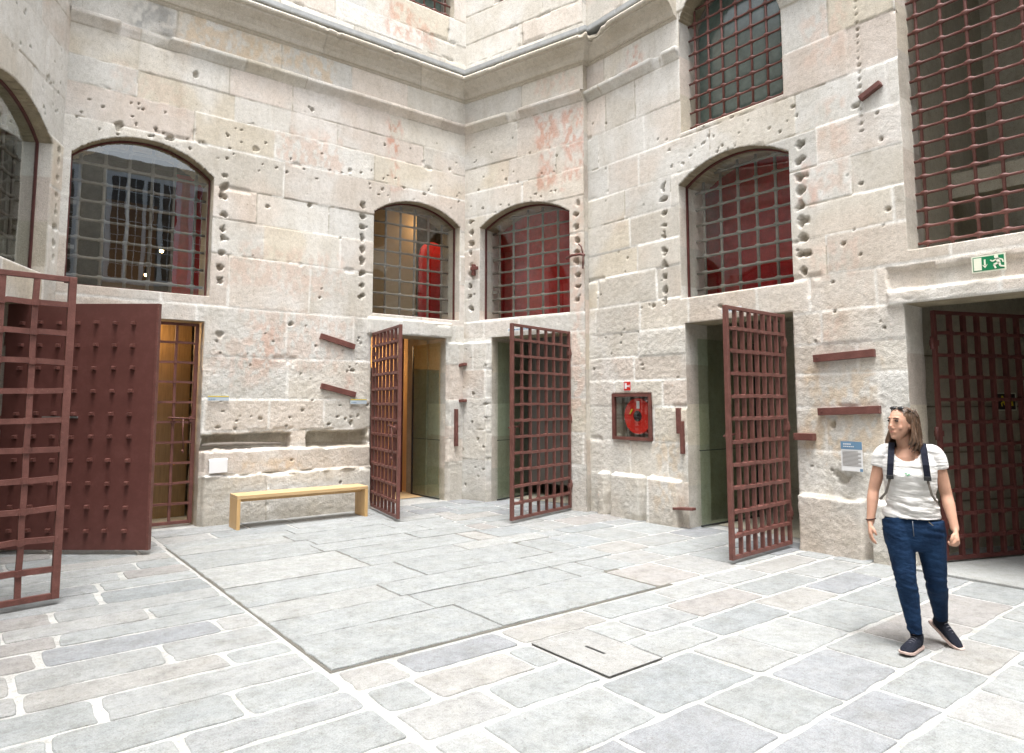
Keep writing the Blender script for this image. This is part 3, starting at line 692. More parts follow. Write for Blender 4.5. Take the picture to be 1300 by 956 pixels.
deco(t, 'arrow', M['yellow'], [stick((.03, .05), (.09, -.03), .02), [(.05, -.05), (.11, -.05), (.10, .01)]])
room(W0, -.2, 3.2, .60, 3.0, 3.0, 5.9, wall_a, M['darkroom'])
room(W0, .1, 4.0, .54, 3.0, .004, 2.93, wall_a, M['passage'])
room(W4, 6.43, 7.21, .29, .31, 1.10, 1.83, wall_d, M['greypanel'], name='niche_back')

# things standing in the rooms (seen through the panes)
def slabbox(name, W, a, b, mat, wall, label=None):
    m = MB(); m.box(a, b); return tag(wpart(m, name, mat, wall, W), label)
slabbox('red_panel', W2, (2.55, 2.5, 3.02), (3.1, 2.55, 5.6), M['redwall'], wall_b)
slabbox('tan_panel', W2, (1.55, 2.6, 3.02), (2.3, 2.65, 5.0), M['umber'], wall_b)
slabbox('tan_panel', W2, (4.7, 1.25, 3.02), (6.58, 1.29, 5.5), M['tanwall'], wall_b)
m = MB(); m.prism(arch_pts(6.62, 7.25, 3.02, 4.5, 4.8, 16), 1.20, 1.24); wpart(m, 'red_panel', M['redwall'], wall_b, W2)
slabbox('wood_lining', W2, (.6, .95, .01), (1.62, 1.0, 2.9), M['planks'], wall_b)
slabbox('wood_lining', W2, (1.72, .95, .01), (2.55, 1.0, 2.9), M['planks'], wall_b)
slabbox('jamb_lining', W2, (6.455, .605, .01), (6.54, 1.3, 2.9), M['passage'], wall_b)
slabbox('grey_panel', W2, (5.2, 2.0, .01), (6.15, 2.05, 2.35), M['greypanel'], wall_b)
slabbox('door_post', W2, (6.30, 1.35, .01), (6.40, 1.5, 2.9), M['iron2'], wall_b)
slabbox('grey_panel', W3, (.5, 1.1, .22), (2.45, 1.15, 2.9), M['greypanel'], wall_c)
slabbox('beam', W4, (.3, 1.6, 4.15), (3.05, 1.9, 4.45), M['passage'], wall_d)
for (x, y, z) in ((1.80, 1.9, 3.70), (1.66, 1.75, 3.40)):
    l = empty('spot_lamp', (0, 0, 0), 0, None, None)
    bpy.data.objects.remove(l)
def lamp(W, s, dep, z, label, power=2, r=.028):
    f = frame(W, s, dep, z).translation
    t = empty('spot_lamp', (f.x, f.y, f.z), 0, label, 'lamp', 'lamps in the room behind the left window')
    m = MB(); m.ell((0, 0, 0), (r, r, r * .8)); m.build('bulb', M['lamp'], t)
    m = MB(); m.rings([(0, 0, .01, r * 1.1, r * 1.1), (0, 0, .03, r * 1.15, r * 1.15), (0, 0, .10, r * .8, r * .8)], 14); m.tube([(0, 0, .1), (0, 0, .35)], .006, 6); m.build('housing', M['black'], t)
    L = bpy.data.lights.new('warm_bulb', 'POINT'); L.energy = power; L.color = (1, .62, .28); L.shadow_soft_size = .05
    o = bpy.data.objects.new('bulb_light', L); col.objects.link(o); o.parent = t; o.location = (0, 0, -.06)
    return t
lamp(W2, 2.15, 1.30, 3.98, 'upper of the two small glowing lamps behind the left arched window')
lamp(W2, 1.95, 1.25, 3.58, 'lower of the two small glowing lamps behind the left arched window')
def ceil_lamp(W, s, dep, z, label, power, c=(1, .66, .34)):
    f = frame(W, s, dep, z).translation
    t = empty('ceiling_lamp', (f.x, f.y, f.z), 0, label, 'lamp')
    m = MB(); m.rings([(0, 0, 0, .09, .09), (0, 0, .04, .10, .10)], 20); m.build('diffuser', M['lamp'], t)
    m = MB(); m.rings([(0, 0, .041, .11, .11), (0, 0, .07, .11, .11)], 20); m.build('housing', M['white'], t)
    L = bpy.data.lights.new('warm', 'POINT'); L.energy = power; L.color = c; L.shadow_soft_size = .1
    o = bpy.data.objects.new('lamp_light', L); col.objects.link(o); o.parent = t; o.location = (0, 0, -.1)
ceil_lamp(W2, 5.9, 2.6, 2.83, 'warm round ceiling lamp inside the doorway next to the corner', 13)
ceil_lamp(W2, 1.7, .72, 2.83, 'warm round ceiling lamp above the wooden lining behind the closed grating', 7)
ceil_lamp(W2, 6.75, .95, 5.2, 'warm ceiling lamp behind the second arched window', 1.5)

# glass leaves standing open against the door jambs
def glass_leaf(W, s, d0, d1, z1, wall, label):
    t = empty('glass_door', tuple(frame(W, s, d0, 0).translation), 0, label, 'glass door')
    m = MB(); m.add([(s, d0, .03), (s, d1, .03), (s, d1, z1), (s, d0, z1)], [(0, 1, 2, 3)]); o = fix(put(m, W).build('pane', M['greenglass'])); o.parent = t; o.matrix_parent_inverse = Matrix.Translation(t.location).inverted()
    m = MB(); m.box((s - .012, d0, .012), (s + .012, d1, .03)); m.box((s - .012, d1, .012), (s + .012, d1 + .03, z1)); m.box((s - .01, d0, 1.02), (s + .01, d1, 1.03))
    o = fix(put(m, W).build('rail', M['black'])); o.parent = t; o.matrix_parent_inverse = Matrix.Translation(t.location).inverted()
glass_leaf(W2, 6.40, .06, .98, 2.72, wall_b, 'dark green glass leaf on the right jamb of the orange-lit doorway')
glass_leaf(W3, .70, .08, 1.0, 2.72, wall_c, 'dark green glass leaf on the left jamb of the corner wall doorway')
glass_leaf(W4, 5.74, .14, 1.5, 2.55, wall_d, 'dark green glass leaf inside the doorway right of the hose cabinet')

# ------------------------------------------------------------------ gates
def wobble_bar(x0, x1, y, z, xs, h, t, q, sag=0.006, knot=.008):
    """flat level bar with a swelling at each crossing"""
    m = MB(); pts = []; 
    def add(x, w, dy): pts.append((x, w, dy, z + q.uniform(-sag, sag)))
    add(x0, 1, 0)
    for x in xs:
        add(x - .035, 1, 0); add(x - .016, 1.18, knot); add(x + .016, 1.18, knot); add(x + .035, 1, 0)
    add(x1, 1, 0)
    vs = []; k = len(pts)
    for (x, w, dy, zz) in pts:
        vs += [(x, y - t - dy, zz - h * w / 2), (x, y + t, zz - h * w / 2), (x, y + t, zz + h * w / 2), (x, y - t - dy, zz + h * w / 2)]
    fs = [(4 * i + a, 4 * i + (a + 1) % 4, 4 * i + 4 + (a + 1) % 4, 4 * i + 4 + a) for i in range(k - 1) for a in range(4)] + [(3, 2, 1, 0), (4 * k - 4, 4 * k - 3, 4 * k - 2, 4 * k - 1)]
    return m.add(vs, fs)
def make_gate(hx, hy, az, L, z0, z1, nv, nh, label, seed, fw=.05, bt=.011, bd=.022, bh=.034, mat='iron', latch=True, latch_end=True, latch_z=1.32, group='maroon grated gates of the courtyard', vw=None):
    t = empty('grated_gate', (hx, hy, 0), az, label, 'gate', group); q = random.Random(seed); mt = M[mat]
    m = MB(); m.box((0, -.022, z0), (fw * .8, .022, z1), bev=.004); m.box((L - fw, -.024, z0), (L, .024, z1), bev=.004)
    m.box((fw * .8, -.018, z1 - fw * .8), (L - fw, .018, z1), bev=.004); m.box((fw * .8, -.018, z0), (L - fw, .018, z0 + fw * .85), bev=.004)
    fix(m.build('frame', mt, t))
    xs = [fw * .8 + (L - 1.8 * fw) * (i + 1) / (nv + 1) for i in range(nv)]
    for x in xs:
        m = MB(); vs = []; K = 14; w = vw or bt
        for j in range(K):
            z = z0 + fw * .8 + (z1 - z0 - 1.6 * fw) * j / (K - 1); dx = q.uniform(-.003, .003)
            vs += [(x - w + dx, -bd, z), (x + w + dx, -bd, z), (x + w + dx, bd, z), (x - w + dx, bd, z)]
        fs = [(4 * i + a, 4 * i + (a + 1) % 4, 4 * i + 4 + (a + 1) % 4, 4 * i + 4 + a) for i in range(K - 1) for a in range(4)] + [(3, 2, 1, 0), (4 * K - 4, 4 * K - 3, 4 * K - 2, 4 * K - 1)]
        m.add(vs, fs); fix(m.build('upright_bar', mt, t))
    for j in range(nh):
        z = z0 + (z1 - z0) * (j + 1) / (nh + 1)
        m = wobble_bar(fw * .8, L - fw, 0, z, xs, bh, bd + .006, q); fix(m.build('level_bar', mt, t))
    for z in (z0 + .35, (z0 + z1) / 2, z1 - .35):
        m = MB(); m.tube([(-.012, 0, z - .07), (-.012, 0, z + .07)], .022, 10); m.box((-.02, -.012, z - .03), (.07, .03, z + .03)); fix(m.build('hinge', mt, t))
    if latch:
        m = MB(); x = L - .02 if latch_end else .1
        m.tube([(L - .36, -.055, latch_z + .02), (L - .02, -.055, latch_z)], .012, 8); m.box((L - .09, -.06, latch_z - .04), (L - .05, -.02, latch_z + .04))
        m.box((L - .30, -.06, latch_z - .02), (L - .27, -.02, latch_z + .05)); m.tube([(L - .17, -.06, latch_z), (L - .17, -.06, latch_z - .18), (L - .15, -.06, latch_z - .42)], [.011, .009, .006], 8)
        m.tube([(L - .17, -.06, latch_z - .42), (L - .15, -.06, latch_z - .46)], .014, 8)
        fix(m.build('bolt', mt, t))
    return t
def seg(h, f): return (h[0], h[1], math.atan2(f[1] - h[1], f[0] - h[0]), math.hypot(f[0] - h[0], f[1] - h[1]))
x, y, a, L = seg((5.06, 10.03), (4.80, 8.66)); make_gate(x, y, a, L, .04, 2.80, 6, 11, 'narrow-looking grated gate swung open beside the right end of the bench', 1)
x, y, a, L = seg((7.42, 7.92), (5.95, 7.56)); make_gate(x, y, a, L, .04, 2.80, 6, 11, 'grated gate standing open in front of the corner wall doorway', 2)
x, y, a, L = seg((7.56, 4.34), (6.28, 4.28)); make_gate(x, y, a, L, .04, 2.72, 7, 10, 'grated gate standing open between the hose cabinet and the walking woman', 3)
x, y, a, L = seg((.96, 10.24), (2.46, 10.24)); make_gate(x, y, a, L, .03, 2.78, 5, 9, 'grating shut in the doorway behind the studded door, orange boards behind', 4, bt=.013, bd=.013, bh=.03, vw=.017, latch_z=1.45)
x, y, a, L = seg((-.82, 6.75), (.66, 6.96)); make_gate(x, y, a, L, .05, 2.76, 5, 10, 'large grated gate cut by the left edge, nearest the camera', 5, fw=.058, bt=.018, bh=.045, bd=.014, latch=False, vw=.022)
x, y, a, L = seg((8.02, 2.90), (9.75, 2.23)); make_gate(x, y, a, L, .04, 2.66, 8, 10, 'grated gate closing the wide passage behind the walking woman', 6, mat='iron2', latch=False, vw=.02)

# studded sheet door
x, y, a, L = seg((.28, 9.64), (1.63, 8.56))
t = empty('studded_door', (x, y, 0), a, 'solid maroon sheet-iron door set with rows of square studs', 'door')
m = MB(); m.box((0, -.022, .05), (L, .022, 2.80), bev=.004); fix(m.build('leaf', M['sheet'], t))
m = MB(); m.box((L - .022, -.03, .05), (L + .006, .03, 2.80), bev=.003); fix(m.build('edge_strip', M['iron'], t))
m = MB(); m.add([(-.026, 0, -.022), (.026, 0, -.022), (.026, 0, .022), (-.026, 0, .022), (-.019, -.038, -.015), (.019, -.038, -.015), (.019, -.038, .015), (-.019, -.038, .015)], [(0, 1, 5, 4), (1, 2, 6, 5), (2, 3, 7, 6), (3, 0, 4, 7), (4, 5, 6, 7)])
stud_me = m.mesh('stud', M['iron'])
q = random.Random(4)
for i in range(7):
    for j in range(10):
        o = link('stud', stud_me, t); o.location = (L - .27 - i * .213 + q.uniform(-.006, .006), -.022, 2.58 - j * .258 + q.uniform(-.006, .006)); o.rotation_euler = (0, q.uniform(-.08, .08), 0)
for z in (.5, 1.45, 2.4):
    m = MB(); m.tube([(-.012, 0, z - .08), (-.012, 0, z + .08)], .02, 10); fix(m.build('hinge', M['iron'], t))
m = MB(); m.box((L - 1.25, -.045, 1.50), (L - .85, -.03, 1.52)); m.box((L - 1.24, -.032, 1.505), (L - 1.22, -.02, 1.515)); m.box((L - .88, -.032, 1.505), (L - .86, -.02, 1.515)); fix(m.build('pull_rod', M['chrome'], t))

# ------------------------------------------------------------------ bench
t = empty('bench', (3.75, 9.56, 0), R(-1.5), 'plain light oak bench standing against the long wall', 'bench')
m = MB(); m.box((-.93, -.18, .40), (.93, .18, .445), bev=.003); fix(m.build('seat', M['oak'], t))
mo = wood_mat('light_oak_end', (.50, .31, .13), (.62, .41, .19), 2)
for sx in (-1, 1):
    m = MB(); m.box((sx * .93, -.18, 0), (sx * .885, .18, .3995), bev=.003); fix(m.build('leg', mo, t))
m = MB(); m.box((-.884, -.02, .345), (.884, .02, .399)); fix(m.build('rail', mo, t))
for yy in (-.14, .13):
    pass

# ------------------------------------------------------------------ iron pieces let into the walls
def strap(W, p, q, h, thick, wall, label=None, name='iron_strap', dep=-.02):
    (s0, z0), (s1, z1) = p, q; L = math.hypot(s1 - s0, z1 - z0); a = math.atan2(z1 - z0, s1 - s0)
    m = MB(); m.box((0, -thick, -h / 2), (L, .03, h / 2), bev=.004)
    m.v = [(x, y + .004 * math.sin(x * 9), z + .006 * math.sin(x * 14)) for x, y, z in m.v]
    m.tube([(L * .93, -thick - .006, 0), (L * .93, -thick + .01, 0)], .012, 8)
    m.xf(Matrix.Translation((s0, 0, z0)) @ Matrix.Rotation(-a, 4, 'Y'))
    return tag(wpart(m, name, M['iron'], wall, W, 0, dep), label)
strap(W2, (4.17, 2.70), (4.74, 2.55), .085, .02, wall_b, 'upper slanting strap right of the bench wall middle')
strap(W2, (4.20, 1.93), (4.77, 1.79), .085, .02, wall_b, 'lower slanting strap above the bench end')
strap(W2, (6.62, 1.56), (6.62, .92), .055, .03, wall_b, dep=-.12)
strap(W3, (.02, 2.32), (.16, 2.34), .05, .06, wall_c, dep=-.13)
strap(W3, (.00, 1.70), (.16, 1.70), .05, .06, wall_c, dep=-.13)
strap(W4, (5.96, 1.60), (5.96, 1.25), .06, .03, wall_d); strap(W4, (5.90, 1.42), (5.90, .98), .05, .03, wall_d)
strap(W4, (5.70, .27), (6.02, .25), .035, .06, wall_d, dep=-.06)
strap(W4, (3.33, 2.21), (4.01, 2.18), .085, .03, wall_d); strap(W4, (3.30, 1.60), (3.98, 1.57), .085, .03, wall_d)
strap(W4, (4.03, 1.28), (4.27, 1.28), .08, .06, wall_d); strap(W4, (3.13, 5.16), (3.36, 5.06), .06, .04, wall_d)
m = MB(); m.box((.20, -.05, 3.93), (.26, .02, 4.13), bev=.005); m.box((.18, -.06, 4.02), (.34, -.02, 4.08), bev=.005); wpart(m, 'iron_bracket', M['iron'], wall_c, W3)
m = MB(); m.tube([(2.18, -.03, 3.99), (2.3, -.06, 4.02), (2.46, -.06, 4.02), (2.53, -.05, 3.99)], .022, 8); m.tube([(2.50, -.06, 3.78), (2.51, -.06, 4.03)], .014, 8); m.tube([(2.50, -.05, 4.0), (2.47, -.05, 4.14), (2.42, -.05, 4.19)], .012, 8); wpart(m, 'iron_bracket', M['iron'], wall_c, W3)
m = MB(); m.tube([(2.52, .04, 1.08), (2.62, .03, 1.09), (3.0, .03, 1.09), (3.62, .04, 1.07)], [.02, .028, .026, .02], 8); wpart(m, 'drain_pipe', M['greyiron'], wall_b, W2)

# ------------------------------------------------------------------ hose cabinet
f = frame(W4, 6.82, 0, 0).translation
t = empty('hose_cabinet', (f.x, f.y, 1.12), 0, 'glass-fronted fire hose cabinet with a red reel, set into the stone wall', 'fire hose cabinet')
def tchild(mb, name, mats, t, W, dep=0):
    o = fix(put(mb, W, 0, dep).build(name, mats)); o.parent = t; o.matrix_parent_inverse = (Matrix.Translation(t.location) @ Matrix.Rotation(t.rotation_euler.z, 4, 'Z')).inverted(); return o
po = [(6.445, 1.125), (7.195, 1.125), (7.195, 1.805), (6.445, 1.805)]
m = MB(); ringprism(m, po, inset(po, .045), -.035, .02); tchild(m, 'frame', M['iron'], t, W4)
m = MB(); m.add([(x, -.005, z) for x, z in inset(po, .03)], [(0, 1, 2, 3)]); tchild(m, 'pane', M['hoseglass'], t, W4)
m = MB()
for (r, y0) in ((.255, .10), (.255, .13), (.20, .13), (.20, .24), (.255, .24), (.255, .27)): pass
def disc(m, r0, r1, cx, cz, y0, y1, n=40, mi=0):
    vs = []
    for (r, y) in ((r0, y0), (r1, y0), (r1, y1), (r0, y1)):
        for j in range(n): q_ = 2 * math.pi * j / n; vs.append((cx + r * math.cos(q_), y, cz + r * math.sin(q_)))
    m.add(vs, [(k * n + j, k * n + (j + 1) % n, ((k + 1) % 4) * n + (j + 1) % n, ((k + 1) % 4) * n + j) for k in range(4) for j in range(n)], mi)
cx, cz = 6.76, 1.475
disc(m, .085, .262, cx, cz, .06, .075); disc(m, .23, .262, cx, cz, .055, .06); disc(m, .085, .262, cx, cz, .22, .235); disc(m, .08, .10, cx, cz, .05, .22)
reel = tchild(m, 'reel', M['red'], t, W4)
m = MB()
for k in range(9): disc(m, .10 + .014 * k, .112 + .014 * k, cx, cz, .08, .21, 28)
tchild(m, 'hose', M['black'], t, W4)
m = MB(); disc(m, .001, .08, cx, cz, .048, .07); m.tube([(cx - .03, .04, cz - .05), (cx + .02, .03, cz), (cx + .03, .04, cz + .05)], .022, 8); m.tube([(cx, .05, cz), (cx, .28, cz)], .03, 10); tchild(m, 'hub', M['black'], t, W4)
m = MB(); m.box((cx + .02, .052, cz + .11), (cx - .035, .058, cz + .22)); tchild(m, 'sticker', M['white'], t, W4)
m = MB(); m.tube([(cx + .10, .05, cz + .10), (cx + .15, .05, cz + .03)], .012, 6); tchild(m, 'nozzle', M['yellow'], t, W4)
m = MB(); m.tube([(7.08, .20, 1.15), (7.08, .20, 1.4), (7.02, .18, 1.47), (6.9, .2, 1.475)], .014, 8); m.tube([(7.12, .17, 1.42), (7.04, .17, 1.42)], .03, 8); tchild(m, 'valve', M['chrome'], t, W4)

# ---- the signs themselves
t, w, h = sign(W4, 2.08, 2.36, 2.925, 3.085, 'green running-man exit sign with a down arrow, on the lintel above the passage', 'sign', M['cream'], dep=-.07)
deco(t, 'green_field', M['green'], [(-w / 2 + .012, -h / 2 + .012, w / 2 - .012, h / 2 - .012)], -.0075)
deco(t, 'pictogram', M['cream'], [(-w / 2 + .02, -h / 2 + .02, -w / 2 + .085, h / 2 - .02), stick((-.028, .04), (-.028, -.015), .014), [(-.052, -.008), (-.028, -.045), (-.004, -.008), (-.028, -.022)]] + runner(.075, -.002, .135, -1), -.0100)
t, w, h = sign(W4, 6.80, 6.945, 1.845, 1.985, 'small red fire hose sign above the hose cabinet', 'sign', M['white'])
deco(t, 'red_field', M['red'], [(-w / 2 + .008, -h / 2 + .006, w / 2 - .004, h / 2 - .006)], -.0075)
deco(t, 'reel_symbol', M['white'], [(-.045, -.038, -.005, .045)], -.0100)
deco(t, 'hose_symbol', M['white'], [stick((-.004, .0), (.045, .0), .02), stick((.045, -.02), (.045, .02), .012)], -.0100)
def plate(s0, s1, z0, z1, lab, W=W2, tiltx=0):
    t, w, h = sign(W, s0, s1, z0, z1, lab, 'label plate', M['paleblue'], name='label_plate', dep=-.03)
    deco(t, 'yellow_edge', M['yellow'], [(-w / 2, h / 2 - .012, w / 2, h / 2)])
    deco(t, 'lettering', M['panelblue'], [(-w / 2 + .02 + i * .022, -.018, -w / 2 + .034 + i * .022, -.004) for i in range(4)])
plate(2.56, 2.84, 1.70, 1.765, 'pale blue label plate with yellow edge by the closed grating')
plate(4.68, 4.96, 1.65, 1.725, 'pale blue label plate with yellow edge by the open gate next to the bench')
def small_label(W, s0, s1, z0, z1, lab, dep=-.03):
    t, w, h = sign(W, s0, s1, z0, z1, lab, 'label plate', M['white'], name='label_plate', dep=dep)
    deco(t, 'lettering', M['panelblue'], [(-w / 2 + .02 + i * .03, -.012, -w / 2 + .04 + i * .03, .012) for i in range(int((w - .04) / .03))])
small_label(W4, 4.93, 5.22, 2.83, 2.90, 'white label strip on the lintel behind the gate right of the hose cabinet')
small_label(W3, 1.0, 1.65, 2.87, 2.93, 'white label strip on the lintel of the corner wall doorway')
t, w, h = sign(W4, 3.49, 3.72, .93, 1.25, 'blue and white information panel on the wall left of the woman', 'sign', M['white'], name='information_panel', dep=-.06)
deco(t, 'blue_band', M['panelblue'], [(-w / 2, h / 2 - .085, w / 2, h / 2)])
deco(t, 'logo_square', M['panelblue'], [(w / 2 - .03, -h / 2, w / 2, -h / 2 + .03)])
deco(t, 'heading', M['white'], [(-w / 2 + .03 + i * .022, h / 2 - .035, -w / 2 + .045 + i * .022, h / 2 - .022) for i in range(4)] + [(-w / 2 + .03 + i * .02, h / 2 - .06, -w / 2 + .043 + i * .02, h / 2 - .05) for i in range(6)], -.0100)
deco(t, 'text', M['greypanel'], [(-w / 2 + .015, h / 2 - .105 - i * .014, w / 2 - .015 - .03 * ((i * 7) % 3 == 0), h / 2 - .109 - i * .014) for i in range(12)])
# sheet of paper on the ledge
t = empty('paper_sheet', (2.71, 9.95, .80), 0, 'blank white sheet fixed below the slot left of the bench', 'paper')
m = MB(); m.add([(-.12, -.01, -.09), (.12, -.01, -.085), (.12, .0, .085), (-.12, .005, .08), (-.12, .06, .11), (.12, .06, .115)], [(0, 1, 2, 3), (3, 2, 5, 4)]); m.build('sheet', M['white'], t)
# ------------------------------------------------------------------ floor
def stone_poly(m, cs, x0, x1, y0, y1, z, q, color, rough, r=.05, jit=.012, bev=.008, drop=.016):
    w, h = x1 - x0, y1 - y0; r = min(r, w * .3, h * .3)
    rr = [max(.006, r * q.uniform(.4, 1.9)) for _ in range(4)]; cj = [(q.uniform(-jit, jit), q.uniform(-jit, jit)) for _ in range(4)]
    cn = [(x0 + cj[0][0], y0 + cj[0][1]), (x1 + cj[1][0], y0 + cj[1][1]), (x1 + cj[2][0], y1 + cj[2][1]), (x0 + cj[3][0], y1 + cj[3][1])]
    out = []
    for i in range(4):
        p, pr, nx = Vector(cn[i]), Vector(cn[i - 1]), Vector(cn[(i + 1) % 4]); a = (pr - p).normalized(); b = (nx - p).normalized(); rad = min(rr[i], (pr - p).length * .4, (nx - p).length * .4)
        for k in range(4):
            t_ = k / 3; s_ = p + a * rad; e_ = p + b * rad; out.append(s_ * (1 - t_) ** 2 + p * 2 * t_ * (1 - t_) + e_ * t_ * t_)
        ln = (nx - p).length - rad - .02; steps = int(ln / .09); nrm = Vector((-b.y, b.x))
        for k in range(1, steps): out.append(p + b * (rad + ln * k / steps) + nrm * q.uniform(-.009, .009))
    cxy = sum(out, Vector((0, 0))) / len(out); n = len(out)
    tx, ty = q.uniform(-.003, .003), q.uniform(-.003, .003)
    zz = lambda p: z + (p.x - cxy.x) * tx + (p.y - cxy.y) * ty
    def ins(d): return [p + (cxy - p).normalized() * d for p in out]
    L = [(ins(0), -drop), (ins(bev * .3), -.004), (ins(bev), 0)]
    o = len(m.v)
    for ring, dz in L:
        for p in ring: m.v.append((p.x, p.y, zz(p) + dz)); cs.append((*color, rough))
    for l in range(2):
        for i in range(n): m.f.append((o + l * n + i, o + l * n + (i + 1) % n, o + (l + 1) * n + (i + 1) % n, o + (l + 1) * n + i)); m.mi.append(0); m.sm.append(False)
    m.f.append(tuple(o + 2 * n + i for i in range(n))); m.mi.append(0); m.sm.append(False)
FK = .54
FP = [tuple(a * b_ for a, b_ in zip(c_, (.97, 1.0, 1.02))) for c_ in [(.50, .515, .51), (.52, .53, .52), (.47, .485, .48), (.54, .535, .52), (.50, .475, .455), (.51, .515, .505), (.45, .47, .475), (.43, .44, .455), (.53, .515, .49), (.49, .50, .50)]]
fm = MB(); fcs = []; q = random.Random(21)
def rows(xa, xb, ya, yb, hr, wr, joint, r, jit, cut=None, pinks=1.0, z=0.0, rough=.7, lighten=1.0, bev=.008):
    y = ya
    while y < yb - .05:
        h = min(q.uniform(*hr), yb - y)
        if yb - y - h < .12: h = yb - y
        x = xa - 0
        first = True
        while x < xb - .04:
            w = q.uniform(*wr) * (.55 if first and q.random() < .5 else 1); first = False
            w = min(w, xb - x)
            if xb - x - w < .18: w = xb - x
            cx_, cy_ = x + w / 2, y + h / 2
            if not cut or not cut(x, x + w, y, y + h):
                c = q.choice(FP); k = q.uniform(.93, 1.07) * lighten * FK; c = tuple(v * k for v in c)
                jj = joint * q.uniform(.7, 1.3) / 2
                stone_poly(fm, fcs, x + jj, x + w - jj, y + jj, y + h - jj, z + q.uniform(-.002, .002), q, c, rough * q.uniform(.6, 1.2), r, jit, bev)
            x += w
        y += h
hatch = (3.15, 3.66, 3.03, 3.78)
def cut_h(x0, x1, y0, y1): return x1 > hatch[0] - .02 and x0 < hatch[1] + .02 and y1 > hatch[2] - .02 and y0 < hatch[3] + .02
rows(-3.0, 1.835, .2, 9.9, (.30, .46), (.55, 1.35), .034, .034, .014)
# big worn slabs in the middle, tight dark joints
BS = .46
yy = 4.19; rws = []
rr_ = random.Random(5)
while yy < 8.85: hh = rr_.choice([.36, .42, .48, .55, .7]); rws.append((yy, hh)); yy += hh
for i, (yy, hh) in enumerate(rws):
    x = 1.86; xend = 5.0 + (.0 if i < 1 else rr_.choice([-.35, 0, .3, .55]) + .06 * i)
    brk = [1.86]; x = 1.86
    while x < xend - .9: x += rr_.uniform(1.15, 1.75); brk.append(min(x, xend))
    if brk[-1] < xend - .3: brk.append(xend)
    else: brk[-1] = xend
    for a, b in zip(brk[:-1], brk[1:]):
        c = rr_.choice([(.50, .53, .535), (.48, .51, .515), (.52, .54, .535), (.47, .50, .505)]); k = rr_.uniform(.97, 1.05)
        stone_poly(fm, fcs, a + .006, b - .006, yy + .006, yy + hh - .006, .004 + rr_.uniform(-.002, .002), rr_, tuple(v * k * FK for v in c), .9, .012, .003, .006, .04)
    # flagstones fill the rest of the row up to the right wall
    rows(xend + .01, 7.9, yy, yy + hh, (hh, hh), (.5, .95), .034, .035, .010)
top_y = rws[-1][0] + rws[-1][1]
rows(1.86, 7.4, top_y + .01, 10.0, (.34, .5), (.6, 1.2), .028, .03, .008, lighten=1.03)
rows(1.86, 8.0, .2, 3.02, (.36, .55), (.5, .95), .032, .026, .012)
rows(1.86, 3.14, 3.03, 3.79, (.37, .39), (.5, .8), .036, .035, .012); rows(3.67, 8.0, 3.03, 3.79, (.37, .39), (.5, .95), .036, .035, .012)
rows(1.86, 8.0, 3.80, 4.15, (.35, .36), (.6, 1.1), .036, .035, .012)
rows(3.0, 3.12, hatch[2] - .35, hatch[3] + .35, (.5, .6), (.2, .3), .03, .03, .005) if False else None
# pieces round the hatch
for (a, b, c_, d_) in ((2.75, 3.12, 2.86, 3.32), (2.75, 3.12, 3.36, 3.8), (3.70, 4.10, 3.0, 3.38), (3.70, 4.1, 3.42, 3.82)): pass
me = fm.mesh('paving', M['floor'])
at = me.color_attributes.new('Col', 'FLOAT_COLOR', 'POINT'); at.data.foreach_set('color', np.array(fcs, np.float32).ravel())
fl = link('courtyard_paving', me); tag(fl, 'grey granite flagstones laid in white lime mortar', None, None, 'structure')
# mortar bed (one sheet under everything) and dark joints between the big slabs
m = MB(); m.add([(-14, -14, -.007), (22, -14, -.007), (22, 24, -.007), (-14, 24, -.007)], [(0, 1, 2, 3)])
tag(m.build('ground', M['mortar']), None, None, None, 'structure')
m = MB(); m.add([(1.845, 4.165, -.003), (5.2, 4.165, -.003), (5.4, 8.8, -.003), (1.845, 8.8, -.003)], [(0, 1, 2, 3)])
tag(m.build('slab_bed', stone_mat('slab_bed_soil', attr=False, base=(.13, .125, .11), bs=.5)), None, None, None, 'structure')
# inspection cover cut into the paving
t = empty('inspection_cover', ((hatch[0] + hatch[1]) / 2, (hatch[2] + hatch[3]) / 2, 0), 0, 'pale stone inspection cover let into the paving at the front, with a finger slot', 'floor cover')
hw, hh = (hatch[1] - hatch[0]) / 2, (hatch[3] - hatch[2]) / 2
m = MB(); m.box((-hw + .006, -hh + .006, -.004), (hw - .006, hh - .006, .008), bev=.003); fix(m.build('lid', stone_mat('lid_stone', attr=False, mott=.1, base=(.285, .29, .285), bs=.3), t))
m = MB(); po = [(-hw, -hh), (hw, -hh), (hw, hh), (-hw, hh)]; pi_ = inset(po, .007)
m.add([(x, y, .006) for x, y in po] + [(x, y, .006) for x, y in pi_], [(i, (i + 1) % 4, 4 + (i + 1) % 4, 4 + i) for i in range(4)]); m.build('rim', M['black'], t)
m = MB(); m.box((-.01, -.09, .007), (.012, .09, .0095)); fix(m.build('finger_slot', M['black'], t))
# threshold slab of the passage
m = MB(); m.box((7.50, .6, -.02), (9.5, 3.02, .022), bev=.006); tag(fix(m.build('threshold_slab', stone_mat('threshold_stone', attr=False, base=(.30, .31, .305), bs=.25))), None, None, None, 'structure')

